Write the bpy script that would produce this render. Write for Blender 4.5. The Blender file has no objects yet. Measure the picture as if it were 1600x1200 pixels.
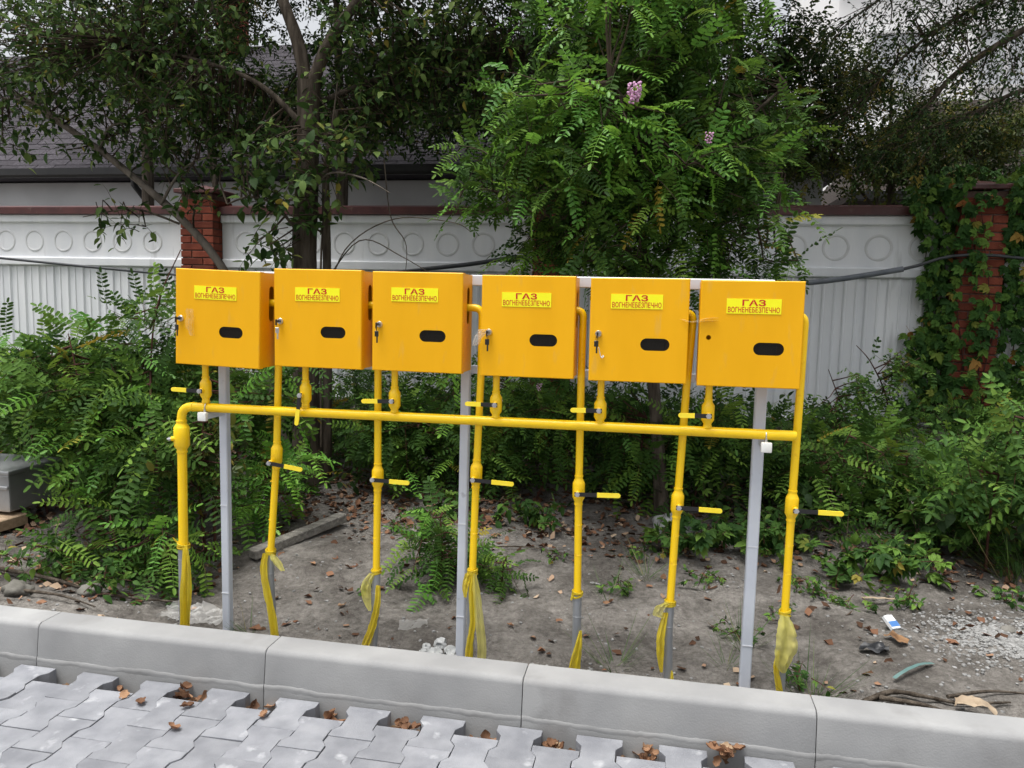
import bpy, bmesh, math, random
import numpy as np
from mathutils import Vector, Matrix, noise, Quaternion

R = math.radians
random.seed(7)
rng = np.random.default_rng(7)
scene = bpy.context.scene
COL = scene.collection

# ------------------------------------------------------------------ camera
F_PX, PITCH, YAW, ROLL, CAM_H = 1207.3, 0.1077, 0.1873, 0.0223, 1.347
cy_, sy_ = math.cos(YAW), math.sin(YAW)
FWD = Vector((-sy_ * math.cos(PITCH), cy_ * math.cos(PITCH), -math.sin(PITCH)))
RGT = Vector((cy_, sy_, 0)); UPV = RGT.cross(FWD)
rr = RGT * math.cos(ROLL) + UPV * math.sin(ROLL)
uu = -RGT * math.sin(ROLL) + UPV * math.cos(ROLL)
cam = bpy.data.cameras.new('camera'); cam_o = bpy.data.objects.new('camera', cam); COL.objects.link(cam_o)
cam.sensor_fit = 'HORIZONTAL'; cam.sensor_width = 36.0; cam.lens = F_PX / 1600 * 36.0
cam.clip_start = 0.05; cam.clip_end = 2000
m = Matrix((rr, uu, -FWD)).transposed().to_4x4(); m.translation = Vector((0, 0, CAM_H))
cam_o.matrix_world = m
scene.camera = cam_o

# ------------------------------------------------------------------ world, sun, exposure
SUN_EL, SUN_AZ = 77.0, 228.0      # azimuth clockwise from +Y: behind the camera, to the left
world = bpy.data.worlds.new('World'); scene.world = world; world.use_nodes = True
nt = world.node_tree; nt.nodes.clear()
sky = nt.nodes.new('ShaderNodeTexSky'); sky.sky_type = 'NISHITA'; sky.sun_disc = False
sky.sun_elevation = R(SUN_EL); sky.sun_rotation = R(SUN_AZ)
sky.air_density = 1.0; sky.dust_density = 6.0; sky.ozone_density = 1.0
hs = nt.nodes.new('ShaderNodeHueSaturation'); hs.inputs['Saturation'].default_value = 0.18
bg = nt.nodes.new('ShaderNodeBackground'); bg.inputs['Strength'].default_value = 0.115
wo = nt.nodes.new('ShaderNodeOutputWorld')
nt.links.new(sky.outputs[0], hs.inputs['Color']); nt.links.new(hs.outputs[0], bg.inputs['Color'])
nt.links.new(bg.outputs[0], wo.inputs['Surface'])
sun = bpy.data.lights.new('sun', 'SUN'); sun.energy = 1.5; sun.angle = R(32); sun.color = (1.0, 0.97, 0.92)
sun_o = bpy.data.objects.new('sun', sun); COL.objects.link(sun_o)
sd = Vector((math.sin(R(SUN_AZ)) * math.cos(R(SUN_EL)), math.cos(R(SUN_AZ)) * math.cos(R(SUN_EL)), math.sin(R(SUN_EL))))
sun_o.rotation_euler = (-sd).to_track_quat('-Z', 'Y').to_euler()
scene.view_settings.view_transform = 'Standard'; scene.view_settings.look = 'None'
scene.view_settings.gamma = 1.0; scene.view_settings.use_curve_mapping = False
scene.view_settings.exposure = 1.0
scene.cycles.max_bounces = 8; scene.cycles.diffuse_bounces = 4; scene.cycles.transparent_max_bounces = 12
scene.cycles.use_denoising = True

# ------------------------------------------------------------------ materials
MATS = {}
def new_mat(name):
    mt = bpy.data.materials.new(name); mt.use_nodes = True
    MATS[name] = mt
    return mt, mt.node_tree, mt.node_tree.nodes['Principled BSDF']

def mat(name, c1, c2=None, rough=0.6, scale=8.0, bump=0.0, bscale=None, metal=0.0, spec=0.5, detail=6.0,
        c3=None, s3=60.0, a3=0.5, ramp=(0.35, 0.65), jitter=0.0, coat=0.0, trans=0.0, stretch=None, alpha=1.0):
    mt, t, b = new_mat(name)
    N, L = t.nodes, t.links
    b.inputs['Roughness'].default_value = rough; b.inputs['Metallic'].default_value = metal
    b.inputs['Specular IOR Level'].default_value = spec
    b.inputs['Coat Weight'].default_value = coat
    b.inputs['Transmission Weight'].default_value = trans
    b.inputs['Alpha'].default_value = alpha
    tc = N.new('ShaderNodeTexCoord'); src = tc.outputs['Object']
    if jitter:
        oi = N.new('ShaderNodeObjectInfo')
        ad = N.new('ShaderNodeVectorMath'); ad.operation = 'ADD'
        ml = N.new('ShaderNodeVectorMath'); ml.operation = 'SCALE'; ml.inputs['Scale'].default_value = 50.0
        cx = N.new('ShaderNodeCombineXYZ')
        L.new(oi.outputs['Random'], cx.inputs[0]); L.new(oi.outputs['Random'], cx.inputs[1])
        L.new(cx.outputs[0], ml.inputs[0]); L.new(src, ad.inputs[0]); L.new(ml.outputs[0], ad.inputs[1]); src = ad.outputs[0]
    if stretch:
        mp = N.new('ShaderNodeMapping'); mp.inputs['Scale'].default_value = stretch
        L.new(src, mp.inputs[0]); src = mp.outputs[0]
    col = None
    if c2 is not None:
        nz = N.new('ShaderNodeTexNoise'); nz.inputs['Scale'].default_value = scale; nz.inputs['Detail'].default_value = detail
        L.new(src, nz.inputs['Vector'])
        rp = N.new('ShaderNodeValToRGB'); rp.color_ramp.elements[0].position = ramp[0]; rp.color_ramp.elements[1].position = ramp[1]
        rp.color_ramp.elements[0].color = (*c1, 1); rp.color_ramp.elements[1].color = (*c2, 1)
        L.new(nz.outputs['Fac'], rp.inputs[0]); col = rp.outputs[0]
        rg = N.new('ShaderNodeMapRange'); rg.inputs[3].default_value = max(0, rough - .12); rg.inputs[4].default_value = min(1, rough + .12)
        L.new(nz.outputs['Fac'], rg.inputs[0]); L.new(rg.outputs[0], b.inputs['Roughness'])
        if c3 is not None:
            n3 = N.new('ShaderNodeTexNoise'); n3.inputs['Scale'].default_value = s3; n3.inputs['Detail'].default_value = 4
            L.new(src, n3.inputs['Vector'])
            r3 = N.new('ShaderNodeValToRGB'); r3.color_ramp.elements[0].position = a3; r3.color_ramp.elements[1].position = min(1, a3 + .12)
            L.new(n3.outputs['Fac'], r3.inputs[0])
            mx = N.new('ShaderNodeMix'); mx.data_type = 'RGBA'
            L.new(r3.outputs[0], mx.inputs[0]); L.new(col, mx.inputs[6]); mx.inputs[7].default_value = (*c3, 1); col = mx.outputs[2]
        if jitter:
            h = N.new('ShaderNodeHueSaturation'); mr = N.new('ShaderNodeMapRange')
            mr.inputs[3].default_value = 1 - jitter; mr.inputs[4].default_value = 1 + jitter
            L.new(oi.outputs['Random'], mr.inputs[0]); L.new(mr.outputs[0], h.inputs['Value']); L.new(col, h.inputs['Color']); col = h.outputs[0]
        L.new(col, b.inputs['Base Color'])
    else:
        b.inputs['Base Color'].default_value = (*c1, 1)
    if bump:
        nb = N.new('ShaderNodeTexNoise'); nb.inputs['Scale'].default_value = bscale or scale * 4; nb.inputs['Detail'].default_value = 8
        L.new(src, nb.inputs['Vector'])
        bp = N.new('ShaderNodeBump'); bp.inputs['Strength'].default_value = bump; bp.inputs['Distance'].default_value = 0.01
        L.new(nb.outputs['Fac'], bp.inputs['Height']); L.new(bp.outputs[0], b.inputs['Normal'])
    return mt

def leaf_mat(name, cols, transl=0.28, rough=0.5, spec=0.3):
    """cols: list of (pos, rgb) along the per-leaf tint value"""
    mt, t, b = new_mat(name); N, L = t.nodes, t.links
    at = N.new('ShaderNodeAttribute'); at.attribute_name = 'tint'
    oi = N.new('ShaderNodeObjectInfo')
    a = N.new('ShaderNodeMath'); a.operation = 'ADD'; L.new(at.outputs['Fac'], a.inputs[0]); L.new(oi.outputs['Random'], a.inputs[1])
    f = N.new('ShaderNodeMath'); f.operation = 'FRACT'; L.new(a.outputs[0], f.inputs[0])
    rp = N.new('ShaderNodeValToRGB'); e = rp.color_ramp.elements
    while len(e) < len(cols): e.new(0.5)
    for k, (p, c) in enumerate(cols): e[k].position = p; e[k].color = (*c, 1)
    L.new(f.outputs[0], rp.inputs[0])
    L.new(rp.outputs[0], b.inputs['Base Color']); b.inputs['Roughness'].default_value = rough
    b.inputs['Specular IOR Level'].default_value = spec
    tr = N.new('ShaderNodeBsdfTranslucent')
    hs = N.new('ShaderNodeHueSaturation'); hs.inputs['Hue'].default_value = 0.48; hs.inputs['Value'].default_value = 1.5
    L.new(rp.outputs[0], hs.inputs['Color']); L.new(hs.outputs[0], tr.inputs['Color'])
    mx = N.new('ShaderNodeMixShader'); mx.inputs[0].default_value = transl
    L.new(b.outputs[0], mx.inputs[1]); L.new(tr.outputs[0], mx.inputs[2])
    L.new(mx.outputs[0], N['Material Output'].inputs['Surface'])
    return mt

def soil_mat():
    mt, t, b = new_mat('soil'); N, L = t.nodes, t.links
    tc = N.new('ShaderNodeTexCoord')
    def nz(sc, det=8, rgh=.6):
        n = N.new('ShaderNodeTexNoise'); n.inputs['Scale'].default_value = sc; n.inputs['Detail'].default_value = det; n.inputs['Roughness'].default_value = rgh
        L.new(tc.outputs['Object'], n.inputs['Vector']); return n.outputs['Fac']
    def ramp(src, a, b_, ca, cb):
        r = N.new('ShaderNodeValToRGB'); r.color_ramp.elements[0].position = a; r.color_ramp.elements[1].position = b_
        r.color_ramp.elements[0].color = (*ca, 1); r.color_ramp.elements[1].color = (*cb, 1); L.new(src, r.inputs[0]); return r.outputs[0]
    def mix(f, a, b_, mode='MIX'):
        m_ = N.new('ShaderNodeMix'); m_.data_type = 'RGBA'; m_.blend_type = mode
        if isinstance(f, float): m_.inputs[0].default_value = f
        else: L.new(f, m_.inputs[0])
        L.new(a, m_.inputs[6]); L.new(b_, m_.inputs[7]); return m_.outputs[2]
    base = ramp(nz(2.6, 10, .68), .40, .60, (0.122, 0.114, 0.105), (0.250, 0.238, 0.222))
    fine = ramp(nz(30, 10, .75), .30, .70, (0.40, 0.38, 0.36), (1.40, 1.38, 1.36))
    c = mix(.85, base, fine, 'MULTIPLY')
    dark = ramp(nz(8, 10, .75), .56, .72, (0, 0, 0), (.7, .7, .7))
    blk = N.new('ShaderNodeRGB'); blk.outputs[0].default_value = (0.075, 0.065, 0.056, 1)
    c = mix(dark, c, blk.outputs[0])
    grit = ramp(nz(150, 3, .5), .66, .72, (0, 0, 0), (.8, .8, .8))
    lt = N.new('ShaderNodeRGB'); lt.outputs[0].default_value = (0.30, 0.285, 0.26, 1)
    c = mix(grit, c, lt.outputs[0])
    L.new(c, b.inputs['Base Color']); b.inputs['Roughness'].default_value = .97; b.inputs['Specular IOR Level'].default_value = .12
    prev = None
    for sc, st, di in ((10, .9, .05), (38, 1.0, .02), (150, .8, .006)):
        bp = N.new('ShaderNodeBump'); bp.inputs['Strength'].default_value = st; bp.inputs['Distance'].default_value = di
        L.new(nz(sc, 6, .65), bp.inputs['Height'])
        if prev: L.new(prev, bp.inputs['Normal'])
        prev = bp.outputs[0]
    L.new(prev, b.inputs['Normal'])
soil_mat()
mat('bedding_sand', (0.17, 0.16, 0.145), (0.25, 0.235, 0.215), rough=0.95, scale=14, bump=0.6, bscale=140, spec=0.1)
mat('kerb_concrete', (0.250, 0.253, 0.256), (0.322, 0.325, 0.325), rough=0.85, scale=3.5, detail=10, bump=0.12, bscale=160, spec=0.2, c3=(0.235, 0.235, 0.235), s3=4, a3=0.60, jitter=0.05)
mat('mortar', (0.225, 0.227, 0.228), (0.285, 0.287, 0.287), rough=0.95, scale=8, bump=0.15, spec=0.1)
mat('paver_concrete', (0.176, 0.183, 0.202), (0.248, 0.256, 0.276), rough=0.85, scale=9, bump=0.22, bscale=190, detail=10, spec=0.12, c3=(0.37, 0.38, 0.40), s3=11, a3=0.62, jitter=0.10)
mat('fence_white', (0.74, 0.76, 0.79), (0.82, 0.835, 0.855), rough=0.75, scale=2.4, bump=0.15, bscale=60, spec=0.3, c3=(0.52, 0.53, 0.54), s3=3.0, a3=0.64, stretch=(2.2, 2.2, 0.35))
mat('fence_ring', (0.58, 0.59, 0.60), (0.70, 0.71, 0.72), rough=0.8, scale=9, bump=0.2, spec=0.2)
mat('coping_red', (0.055, 0.014, 0.014), (0.085, 0.022, 0.02), rough=0.45, scale=5, bump=0.05, c3=(0.11, 0.06, 0.05), s3=14, a3=0.6)
mat('brick', (0.14, 0.034, 0.021), (0.225, 0.062, 0.037), rough=0.85, scale=7, bump=0.4, bscale=90, spec=0.2, jitter=0.28)
mat('brick_mortar', (0.10, 0.06, 0.05), (0.16, 0.11, 0.095), rough=0.95, scale=20, bump=0.3, spec=0.1)
mat('shingle', (0.040, 0.037, 0.043), (0.070, 0.064, 0.074), rough=0.92, scale=30, bump=0.3, bscale=200, spec=0.15, jitter=0.22)
mat('shingle_brown', (0.026, 0.021, 0.019), (0.048, 0.039, 0.034), rough=0.92, scale=30, bump=0.3, bscale=200, spec=0.15, jitter=0.2)
mat('house_plaster', (0.50, 0.505, 0.51), (0.58, 0.585, 0.59), rough=0.85, scale=1.6, bump=0.1, spec=0.2)
mat('far_plaster', (0.84, 0.84, 0.84), (0.88, 0.88, 0.88), rough=0.85, scale=0.7, bump=0.05, spec=0.2)
mat('gutter', (0.012, 0.012, 0.013), (0.02, 0.02, 0.02), rough=0.4, scale=8)
mat('window_glass', (0.014, 0.012, 0.010), rough=0.16, spec=0.22); mat('pane_dark', (0.012, 0.011, 0.010), rough=0.12, spec=0.25, alpha=0.72); mat('far_glass_skylit', (0.48, 0.50, 0.52), rough=0.1, spec=0.6)  # distant glass: pale base colour stands in for reflected sky
mat('window_frame', (0.62, 0.62, 0.62), rough=0.5)
mat('cabinet_yellow', (0.82, 0.405, 0.002), (0.87, 0.438, 0.003), rough=0.42, scale=2.5, bump=0.05, bscale=3.5, detail=9, stretch=(3.5, 3.5, .8), c3=(0.78, 0.41, 0.03), s3=9, a3=0.62, spec=0.28, jitter=0.02)
mat('pipe_yellow', (0.92, 0.580, 0.002), (0.95, 0.625, 0.003), rough=0.33, scale=9, bump=0.06, bscale=60, spec=0.5, c3=(0.76, 0.42, 0.006), s3=30, a3=0.66)
mat('grip_yellow', (0.93, 0.72, 0.03), (0.95, 0.76, 0.05), rough=0.45, scale=30, spec=0.4)
mat('lever_black', (0.012, 0.012, 0.013), rough=0.38, spec=0.5)
mat('steel', (0.55, 0.55, 0.56), (0.68, 0.68, 0.69), rough=0.3, scale=40, metal=1.0)
mat('post_grey', (0.52, 0.56, 0.64), (0.61, 0.65, 0.72), rough=0.42, scale=5, bump=0.04, bscale=80, c3=(0.38, 0.40, 0.45), s3=22, a3=0.66)
mat('rail_white', (0.60, 0.62, 0.67), (0.68, 0.70, 0.74), rough=0.42, scale=5, bump=0.03, bscale=80)
mat('cap_white', (0.74, 0.74, 0.70), (0.80, 0.80, 0.77), rough=0.5, scale=30)
mat('sleeve_grey', (0.26, 0.275, 0.295), (0.38, 0.395, 0.41), rough=0.42, scale=5, bump=0.05, bscale=60, metal=0.35, stretch=(3, 3, 0.6))
mat('sticker_yellow', (0.93, 0.90, 0.006), (0.95, 0.92, 0.01), rough=0.35, scale=20)
mat('letter_red', (0.60, 0.004, 0.010), rough=0.4)
mat('dark_inside', (0.012, 0.011, 0.010), (0.03, 0.027, 0.022), rough=0.35, scale=12)
mat('meter_grey', (0.25, 0.25, 0.25), (0.33, 0.33, 0.33), rough=0.5, scale=10)
mat('key_black', (0.015, 0.014, 0.013), rough=0.35)
mat('bark', (0.045, 0.036, 0.028), (0.12, 0.10, 0.08), rough=0.95, scale=5, bump=1.0, bscale=26, spec=0.1, stretch=(6, 6, 0.8))
mat('bark_light', (0.11, 0.095, 0.08), (0.19, 0.165, 0.14), rough=0.9, scale=5, bump=0.7, bscale=26, spec=0.1, stretch=(4, 4, 0.8))
mat('twig', (0.045, 0.034, 0.026), (0.09, 0.07, 0.052), rough=0.9, scale=12, spec=0.1)
mat('stem_red', (0.045, 0.018, 0.014), (0.085, 0.035, 0.026), rough=0.7, scale=12, spec=0.2)
mat('hose_black', (0.028, 0.031, 0.036), (0.045, 0.05, 0.058), rough=0.5, scale=10)
mat('hose_grey', (0.10, 0.115, 0.135), (0.15, 0.165, 0.19), rough=0.5, scale=10)
mat('rock', (0.13, 0.125, 0.11), (0.24, 0.23, 0.21), rough=0.95, scale=6, bump=0.8, bscale=25, spec=0.1)
mat('gravel', (0.17, 0.17, 0.165), (0.33, 0.33, 0.325), rough=0.95, scale=50, bump=0.5, spec=0.1)
mat('cement_lump', (0.30, 0.31, 0.31), (0.44, 0.45, 0.45), rough=0.95, scale=14, bump=0.9, bscale=50, spec=0.1)
mat('old_timber', (0.16, 0.15, 0.135), (0.30, 0.285, 0.26), rough=0.9, scale=6, bump=0.6, bscale=30, spec=0.1, stretch=(1, 8, 8))
mat('fresh_timber', (0.34, 0.24, 0.15), (0.46, 0.34, 0.23), rough=0.8, scale=6, bump=0.3, bscale=30, stretch=(1, 8, 8))
mat('galvanised', (0.34, 0.355, 0.37), (0.48, 0.49, 0.50), rough=0.38, scale=5, metal=0.6, bump=0.05)
mat('pack_white', (0.78, 0.80, 0.83), rough=0.4); mat('pack_blue', (0.06, 0.17, 0.42), rough=0.4)
mat('black_plastic', (0.02, 0.021, 0.024), (0.04, 0.042, 0.047), rough=0.35, scale=10)
mat('teal_plastic', (0.075, 0.155, 0.150), (0.13, 0.22, 0.21), rough=0.5, scale=16)
mat('cardboard', (0.24, 0.18, 0.12), (0.40, 0.32, 0.23), rough=0.85, scale=12)
mat('rust_scrap', (0.14, 0.075, 0.035), (0.24, 0.135, 0.065), rough=0.85, scale=14)
mat('flower_pink', (0.46, 0.20, 0.40), (0.66, 0.42, 0.60), rough=0.6, scale=30, jitter=0.3)

def film_mat(name, c, transl, alpha):
    mt, t, b = new_mat(name); N, L = t.nodes, t.links
    b.inputs['Base Color'].default_value = (*c, 1); b.inputs['Roughness'].default_value = 0.28
    nb = N.new('ShaderNodeTexNoise'); nb.inputs['Scale'].default_value = 55
    bp = N.new('ShaderNodeBump'); bp.inputs['Strength'].default_value = 0.5; bp.inputs['Distance'].default_value = 0.01
    L.new(nb.outputs[0], bp.inputs['Height']); L.new(bp.outputs[0], b.inputs['Normal'])
    tr = N.new('ShaderNodeBsdfTranslucent'); tr.inputs['Color'].default_value = (*c, 1)
    mx = N.new('ShaderNodeMixShader'); mx.inputs[0].default_value = transl
    L.new(b.outputs[0], mx.inputs[1]); L.new(tr.outputs[0], mx.inputs[2])
    tp = N.new('ShaderNodeBsdfTransparent'); m2 = N.new('ShaderNodeMixShader'); m2.inputs[0].default_value = alpha
    L.new(tp.outputs[0], m2.inputs[1]); L.new(mx.outputs[0], m2.inputs[2])
    L.new(m2.outputs[0], N['Material Output'].inputs['Surface'])
    return mt
film_mat('tape_yellow', (0.90, 0.70, 0.035), 0.32, 0.92)
film_mat('tape_pale', (0.90, 0.82, 0.20), 0.40, 0.72)
film_mat('film_clear', (0.80, 0.80, 0.78), 0.35, 0.30)
film_mat('film_faint', (0.90, 0.80, 0.55), 0.3, 0.22)

G_D, G_M, G_L, G_Y = (0.020, 0.050, 0.014), (0.042, 0.092, 0.022), (0.075, 0.145, 0.030), (0.22, 0.19, 0.03)
leaf_mat('leaf_locust', [(0, (0.020, 0.052, 0.009)), (0.40, (0.036, 0.085, 0.014)), (0.70, (0.066, 0.140, 0.022)), (0.92, (0.12, 0.215, 0.032)), (0.985, (0.15, 0.25, 0.036)), (0.995, (0.26, 0.21, 0.03))], transl=0.2, rough=0.6, spec=0.14)
leaf_mat('leaf_locust_young', [(0, (0.07, 0.20, 0.028)), (0.5, (0.11, 0.27, 0.036)), (1.0, (0.17, 0.34, 0.045))], transl=0.30, rough=0.45)
leaf_mat('leaf_elm', [(0, (0.020, 0.046, 0.012)), (0.4, (0.036, 0.076, 0.019)), (0.68, (0.066, 0.122, 0.030)), (0.90, (0.125, 0.195, 0.052)), (0.98, (0.16, 0.22, 0.06)), (0.99, (0.26, 0.22, 0.04))], transl=0.22, rough=0.6, spec=0.14)
leaf_mat('leaf_back_shaded', [(0, (0.010, 0.026, 0.007)), (0.55, (0.020, 0.044, 0.011)), (0.90, (0.045, 0.078, 0.018)), (0.99, (0.15, 0.12, 0.03))], transl=0.2, rough=0.6, spec=0.12)  # base colours darkened to put shade into the background leaves
leaf_mat('leaf_olive', [(0, (0.025, 0.044, 0.010)), (0.5, (0.050, 0.080, 0.015)), (0.9, (0.12, 0.14, 0.025)), (1, (0.24, 0.20, 0.03))], transl=0.3)
leaf_mat('leaf_creeper', [(0, (0.018, 0.054, 0.011)), (0.45, (0.036, 0.096, 0.018)), (0.75, (0.080, 0.170, 0.028)), (0.96, (0.13, 0.22, 0.036)), (0.985, (0.28, 0.20, 0.04)), (1.0, (0.28, 0.08, 0.03))], transl=0.2, rough=0.6, spec=0.15)
leaf_mat('leaf_weed', [(0, (0.022, 0.060, 0.013)), (0.4, (0.045, 0.105, 0.021)), (0.75, (0.095, 0.190, 0.033)), (0.985, (0.15, 0.25, 0.045)), (0.995, (0.24, 0.21, 0.04))], transl=0.2, rough=0.6, spec=0.15)
leaf_mat('leaf_grass', [(0, (0.035, 0.080, 0.020)), (0.6, (0.065, 0.125, 0.030)), (0.9, (0.11, 0.15, 0.05)), (1, (0.26, 0.22, 0.10))])
leaf_mat('leaf_dry', [(0, (0.10, 0.052, 0.030)), (0.5, (0.20, 0.105, 0.058)), (0.85, (0.32, 0.19, 0.11)), (1, (0.42, 0.30, 0.19))], transl=0.12, rough=0.75, spec=0.2)
leaf_mat('leaf_litter', [(0, (0.045, 0.028, 0.019)), (0.5, (0.13, 0.066, 0.040)), (0.82, (0.25, 0.135, 0.082)), (1, (0.46, 0.36, 0.26))], transl=0.05, rough=0.85, spec=0.1)

# ------------------------------------------------------------------ object helpers
ORG = {}
def org(o): return ORG.get(o.name, Vector((0, 0, 0))) if o else Vector((0, 0, 0))
def tag(o, label=None, cat=None, group=None, kind=None):
    if label: o['label'] = label
    if cat: o['category'] = cat
    if group: o['group'] = group
    if kind: o['kind'] = kind
    return o
def empty(name, loc, label, cat, group=None):
    o = bpy.data.objects.new(name, None); o.empty_display_size = 0.1; COL.objects.link(o)
    o.location = loc; ORG[o.name] = Vector(loc)
    return tag(o, label, cat, group)
def link_mesh(name, me, material, parent=None, smooth=None):
    o = bpy.data.objects.new(name, me); COL.objects.link(o)
    if material is not None: me.materials.append(MATS[material])
    if parent is not None: o.parent = parent; ORG[o.name] = org(parent)
    if smooth is not None:
        me.polygons.foreach_set('use_smooth', [True] * len(me.polygons))
        me.set_sharp_from_angle(angle=R(smooth))
    return o

def frame(d):
    d = Vector(d).normalized()
    a = Vector((0, 0, 1)) if abs(d.z) < 0.9 else Vector((1, 0, 0))
    x = d.cross(a).normalized(); y = x.cross(d).normalized()
    return x, y

class MB:
    def __init__(self): self.v = []; self.f = []
    def add(self, vs, fs):
        k = len(self.v); self.v += [tuple(q) for q in vs]; self.f += [tuple(i + k for i in f) for f in fs]; return self
    def box(self, c, s, rot=None, bevel=0.0, seg=1):
        bm = bmesh.new(); bmesh.ops.create_cube(bm, size=1)
        for v in bm.verts: v.co = Vector((v.co.x * s[0], v.co.y * s[1], v.co.z * s[2]))
        if bevel: bmesh.ops.bevel(bm, geom=list(bm.edges), offset=bevel, segments=seg, affect='EDGES', profile=0.6)
        M = (rot.to_4x4() if rot else Matrix.Identity(4)); c = Vector(c)
        bm.verts.index_update()
        self.add([M @ v.co + c for v in bm.verts], [[v.index for v in f.verts] for f in bm.faces]); bm.free(); return self
    def tube(self, pts, rad, n=10, cap=True, squash=None):
        pts = [Vector(q) for q in pts]; rad = rad if isinstance(rad, (list, tuple)) else [rad] * len(pts)
        vs = []; x = None
        for i, q in enumerate(pts):
            d = (pts[min(i + 1, len(pts) - 1)] - pts[max(i - 1, 0)])
            if d.length < 1e-9: d = Vector((0, 0, 1))
            d.normalize()
            if x is None: x, y = frame(d)
            else:
                x = (x - d * x.dot(d)); x = x.normalized() if x.length > 1e-6 else frame(d)[0]; y = x.cross(d)
            for k in range(n):
                a = 2 * math.pi * k / n; vs.append(q + (x * math.cos(a) + y * math.sin(a)) * rad[i])
        fs = []
        for i in range(len(pts) - 1):
            for k in range(n):
                a, b = i * n + k, i * n + (k + 1) % n; fs.append((a, a + n, b + n, b))
        if cap: fs.append(tuple(range(n))); fs.append(tuple(reversed(range((len(pts) - 1) * n, len(pts) * n))))
        return self.add(vs, fs)
    def lathe(self, o, d, prof, n=20):
        o = Vector(o); d = Vector(d).normalized()
        return self.tube([o + d * t for t, r in prof], [r for t, r in prof], n)
    def torus(self, c, axis, R0, r, n=20, m=8, squash=1.0):
        x, y = frame(axis); z = Vector(axis).normalized(); c = Vector(c); vs = []; fs = []
        for i in range(n):
            a = 2 * math.pi * i / n; e = x * math.cos(a) + y * math.sin(a)
            for j in range(m):
                b = 2 * math.pi * j / m; vs.append(c + e * (R0 + r * math.cos(b)) + z * r * squash * math.sin(b))
        for i in range(n):
            for j in range(m):
                fs.append((i * m + j, ((i + 1) % n) * m + j, ((i + 1) % n) * m + (j + 1) % m, i * m + (j + 1) % m))
        return self.add(vs, fs)
    def prism(self, prof, a, b, axis='x'):
        """extrude a closed 2D profile (y,z) along x from a to b"""
        n = len(prof)
        vs = [(a, y, z) for y, z in prof] + [(b, y, z) for y, z in prof]
        fs = [(i, (i + 1) % n, (i + 1) % n + n, i + n) for i in range(n)] + [tuple(reversed(range(n))), tuple(range(n, 2 * n))]
        return self.add(vs, fs)
    def build(self, name, material, parent=None, smooth=None, kind=None):
        o = org(parent)
        me = bpy.data.meshes.new(name); me.from_pydata([(v[0] - o.x, v[1] - o.y, v[2] - o.z) for v in self.v], [], self.f); me.update()
        bm = bmesh.new(); bm.from_mesh(me); bmesh.ops.recalc_face_normals(bm, faces=bm.faces); bm.to_mesh(me); bm.free()
        ob = link_mesh(name, me, material, parent, smooth)
        if kind: ob['kind'] = kind
        return ob

def inst(name, me, parent, loc, rot=None, scale=None):
    """an individual object that shares mesh data"""
    o = bpy.data.objects.new(name, me); COL.objects.link(o); o.parent = parent
    o.location = Vector(loc) - org(parent)
    if rot is not None: o.rotation_mode = 'QUATERNION'; o.rotation_quaternion = rot
    if scale is not None: o.scale = scale
    ORG[o.name] = org(parent)
    return o
def mesh_of(mb, name, material, smooth=None):
    me = bpy.data.meshes.new(name); me.from_pydata(mb.v, [], mb.f); me.update()
    bm = bmesh.new(); bm.from_mesh(me); bmesh.ops.recalc_face_normals(bm, faces=bm.faces); bm.to_mesh(me); bm.free()
    me.materials.append(MATS[material])
    if smooth is not None:
        me.polygons.foreach_set('use_smooth', [True] * len(me.polygons)); me.set_sharp_from_angle(angle=R(smooth))
    return me
def sstep(a, b, x): t = min(1, max(0, (x - a) / (b - a))); return t * t * (3 - 2 * t)
def fbm(x, y, z=0.0, o=4): return noise.fractal(Vector((x, y, z)), 1.0, 2.0, o)

# ------------------------------------------------------------------ ground
HY = [(2.5, -.17), (3.1, -.16), (3.6, -.135), (4.5, -.06), (5.2, .0), (6.0, .1), (7.3, .28), (9, .3), (4000, .3)]
def ground_h(x, y, detail=True):
    if y < 2.735: return -0.245
    for (a, ha), (b, hb) in zip(HY, HY[1:]):
        if y <= b: h = ha + (hb - ha) * (y - a) / (b - a); break
    near = 1 - sstep(3.0, 4.2, y)
    h += near * (0.10 * sstep(.55, 1.1, x) + 0.09 * sstep(-2.0, -2.7, x))
    if detail and y < 14:
        k = 1.0
        h += k * (0.035 * fbm(x * 1.3, y * 1.3, 3.1) + 0.022 * fbm(x * 5, y * 5, 1.7) + 0.010 * fbm(x * 15, y * 15, 5.2, 4))
    return h
def build_ground():
    xs = [-1500, -300, -80, -30, -15, -10] + list(np.arange(-8, 5.001, 0.045)) + [6, 8, 12, 20, 60, 300, 1500]
    ys = [-1500, -300, -60, -15, -4, 0, 1.5, 2.2, 2.6, 2.729, 2.736] + list(np.arange(2.76, 5.0, 0.035)) + list(np.arange(5.0, 8.0, 0.08)) + [9, 11, 14, 20, 40, 120, 500, 1500]
    nx, ny = len(xs), len(ys)
    vs = [(x, y, ground_h(x, y)) for y in ys for x in xs]
    fs = [(j * nx + i, j * nx + i + 1, (j + 1) * nx + i + 1, (j + 1) * nx + i) for j in range(ny - 1) for i in range(nx - 1)]
    mb = MB(); mb.v = vs; mb.f = fs
    me = bpy.data.meshes.new('ground'); me.from_pydata(vs, [], fs); me.update()
    o = link_mesh('ground', me, 'soil', None, 60); tag(o, 'bare grey-brown sandy soil rising gently to the white fence', None, kind='structure')
    return o
build_ground()

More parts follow.
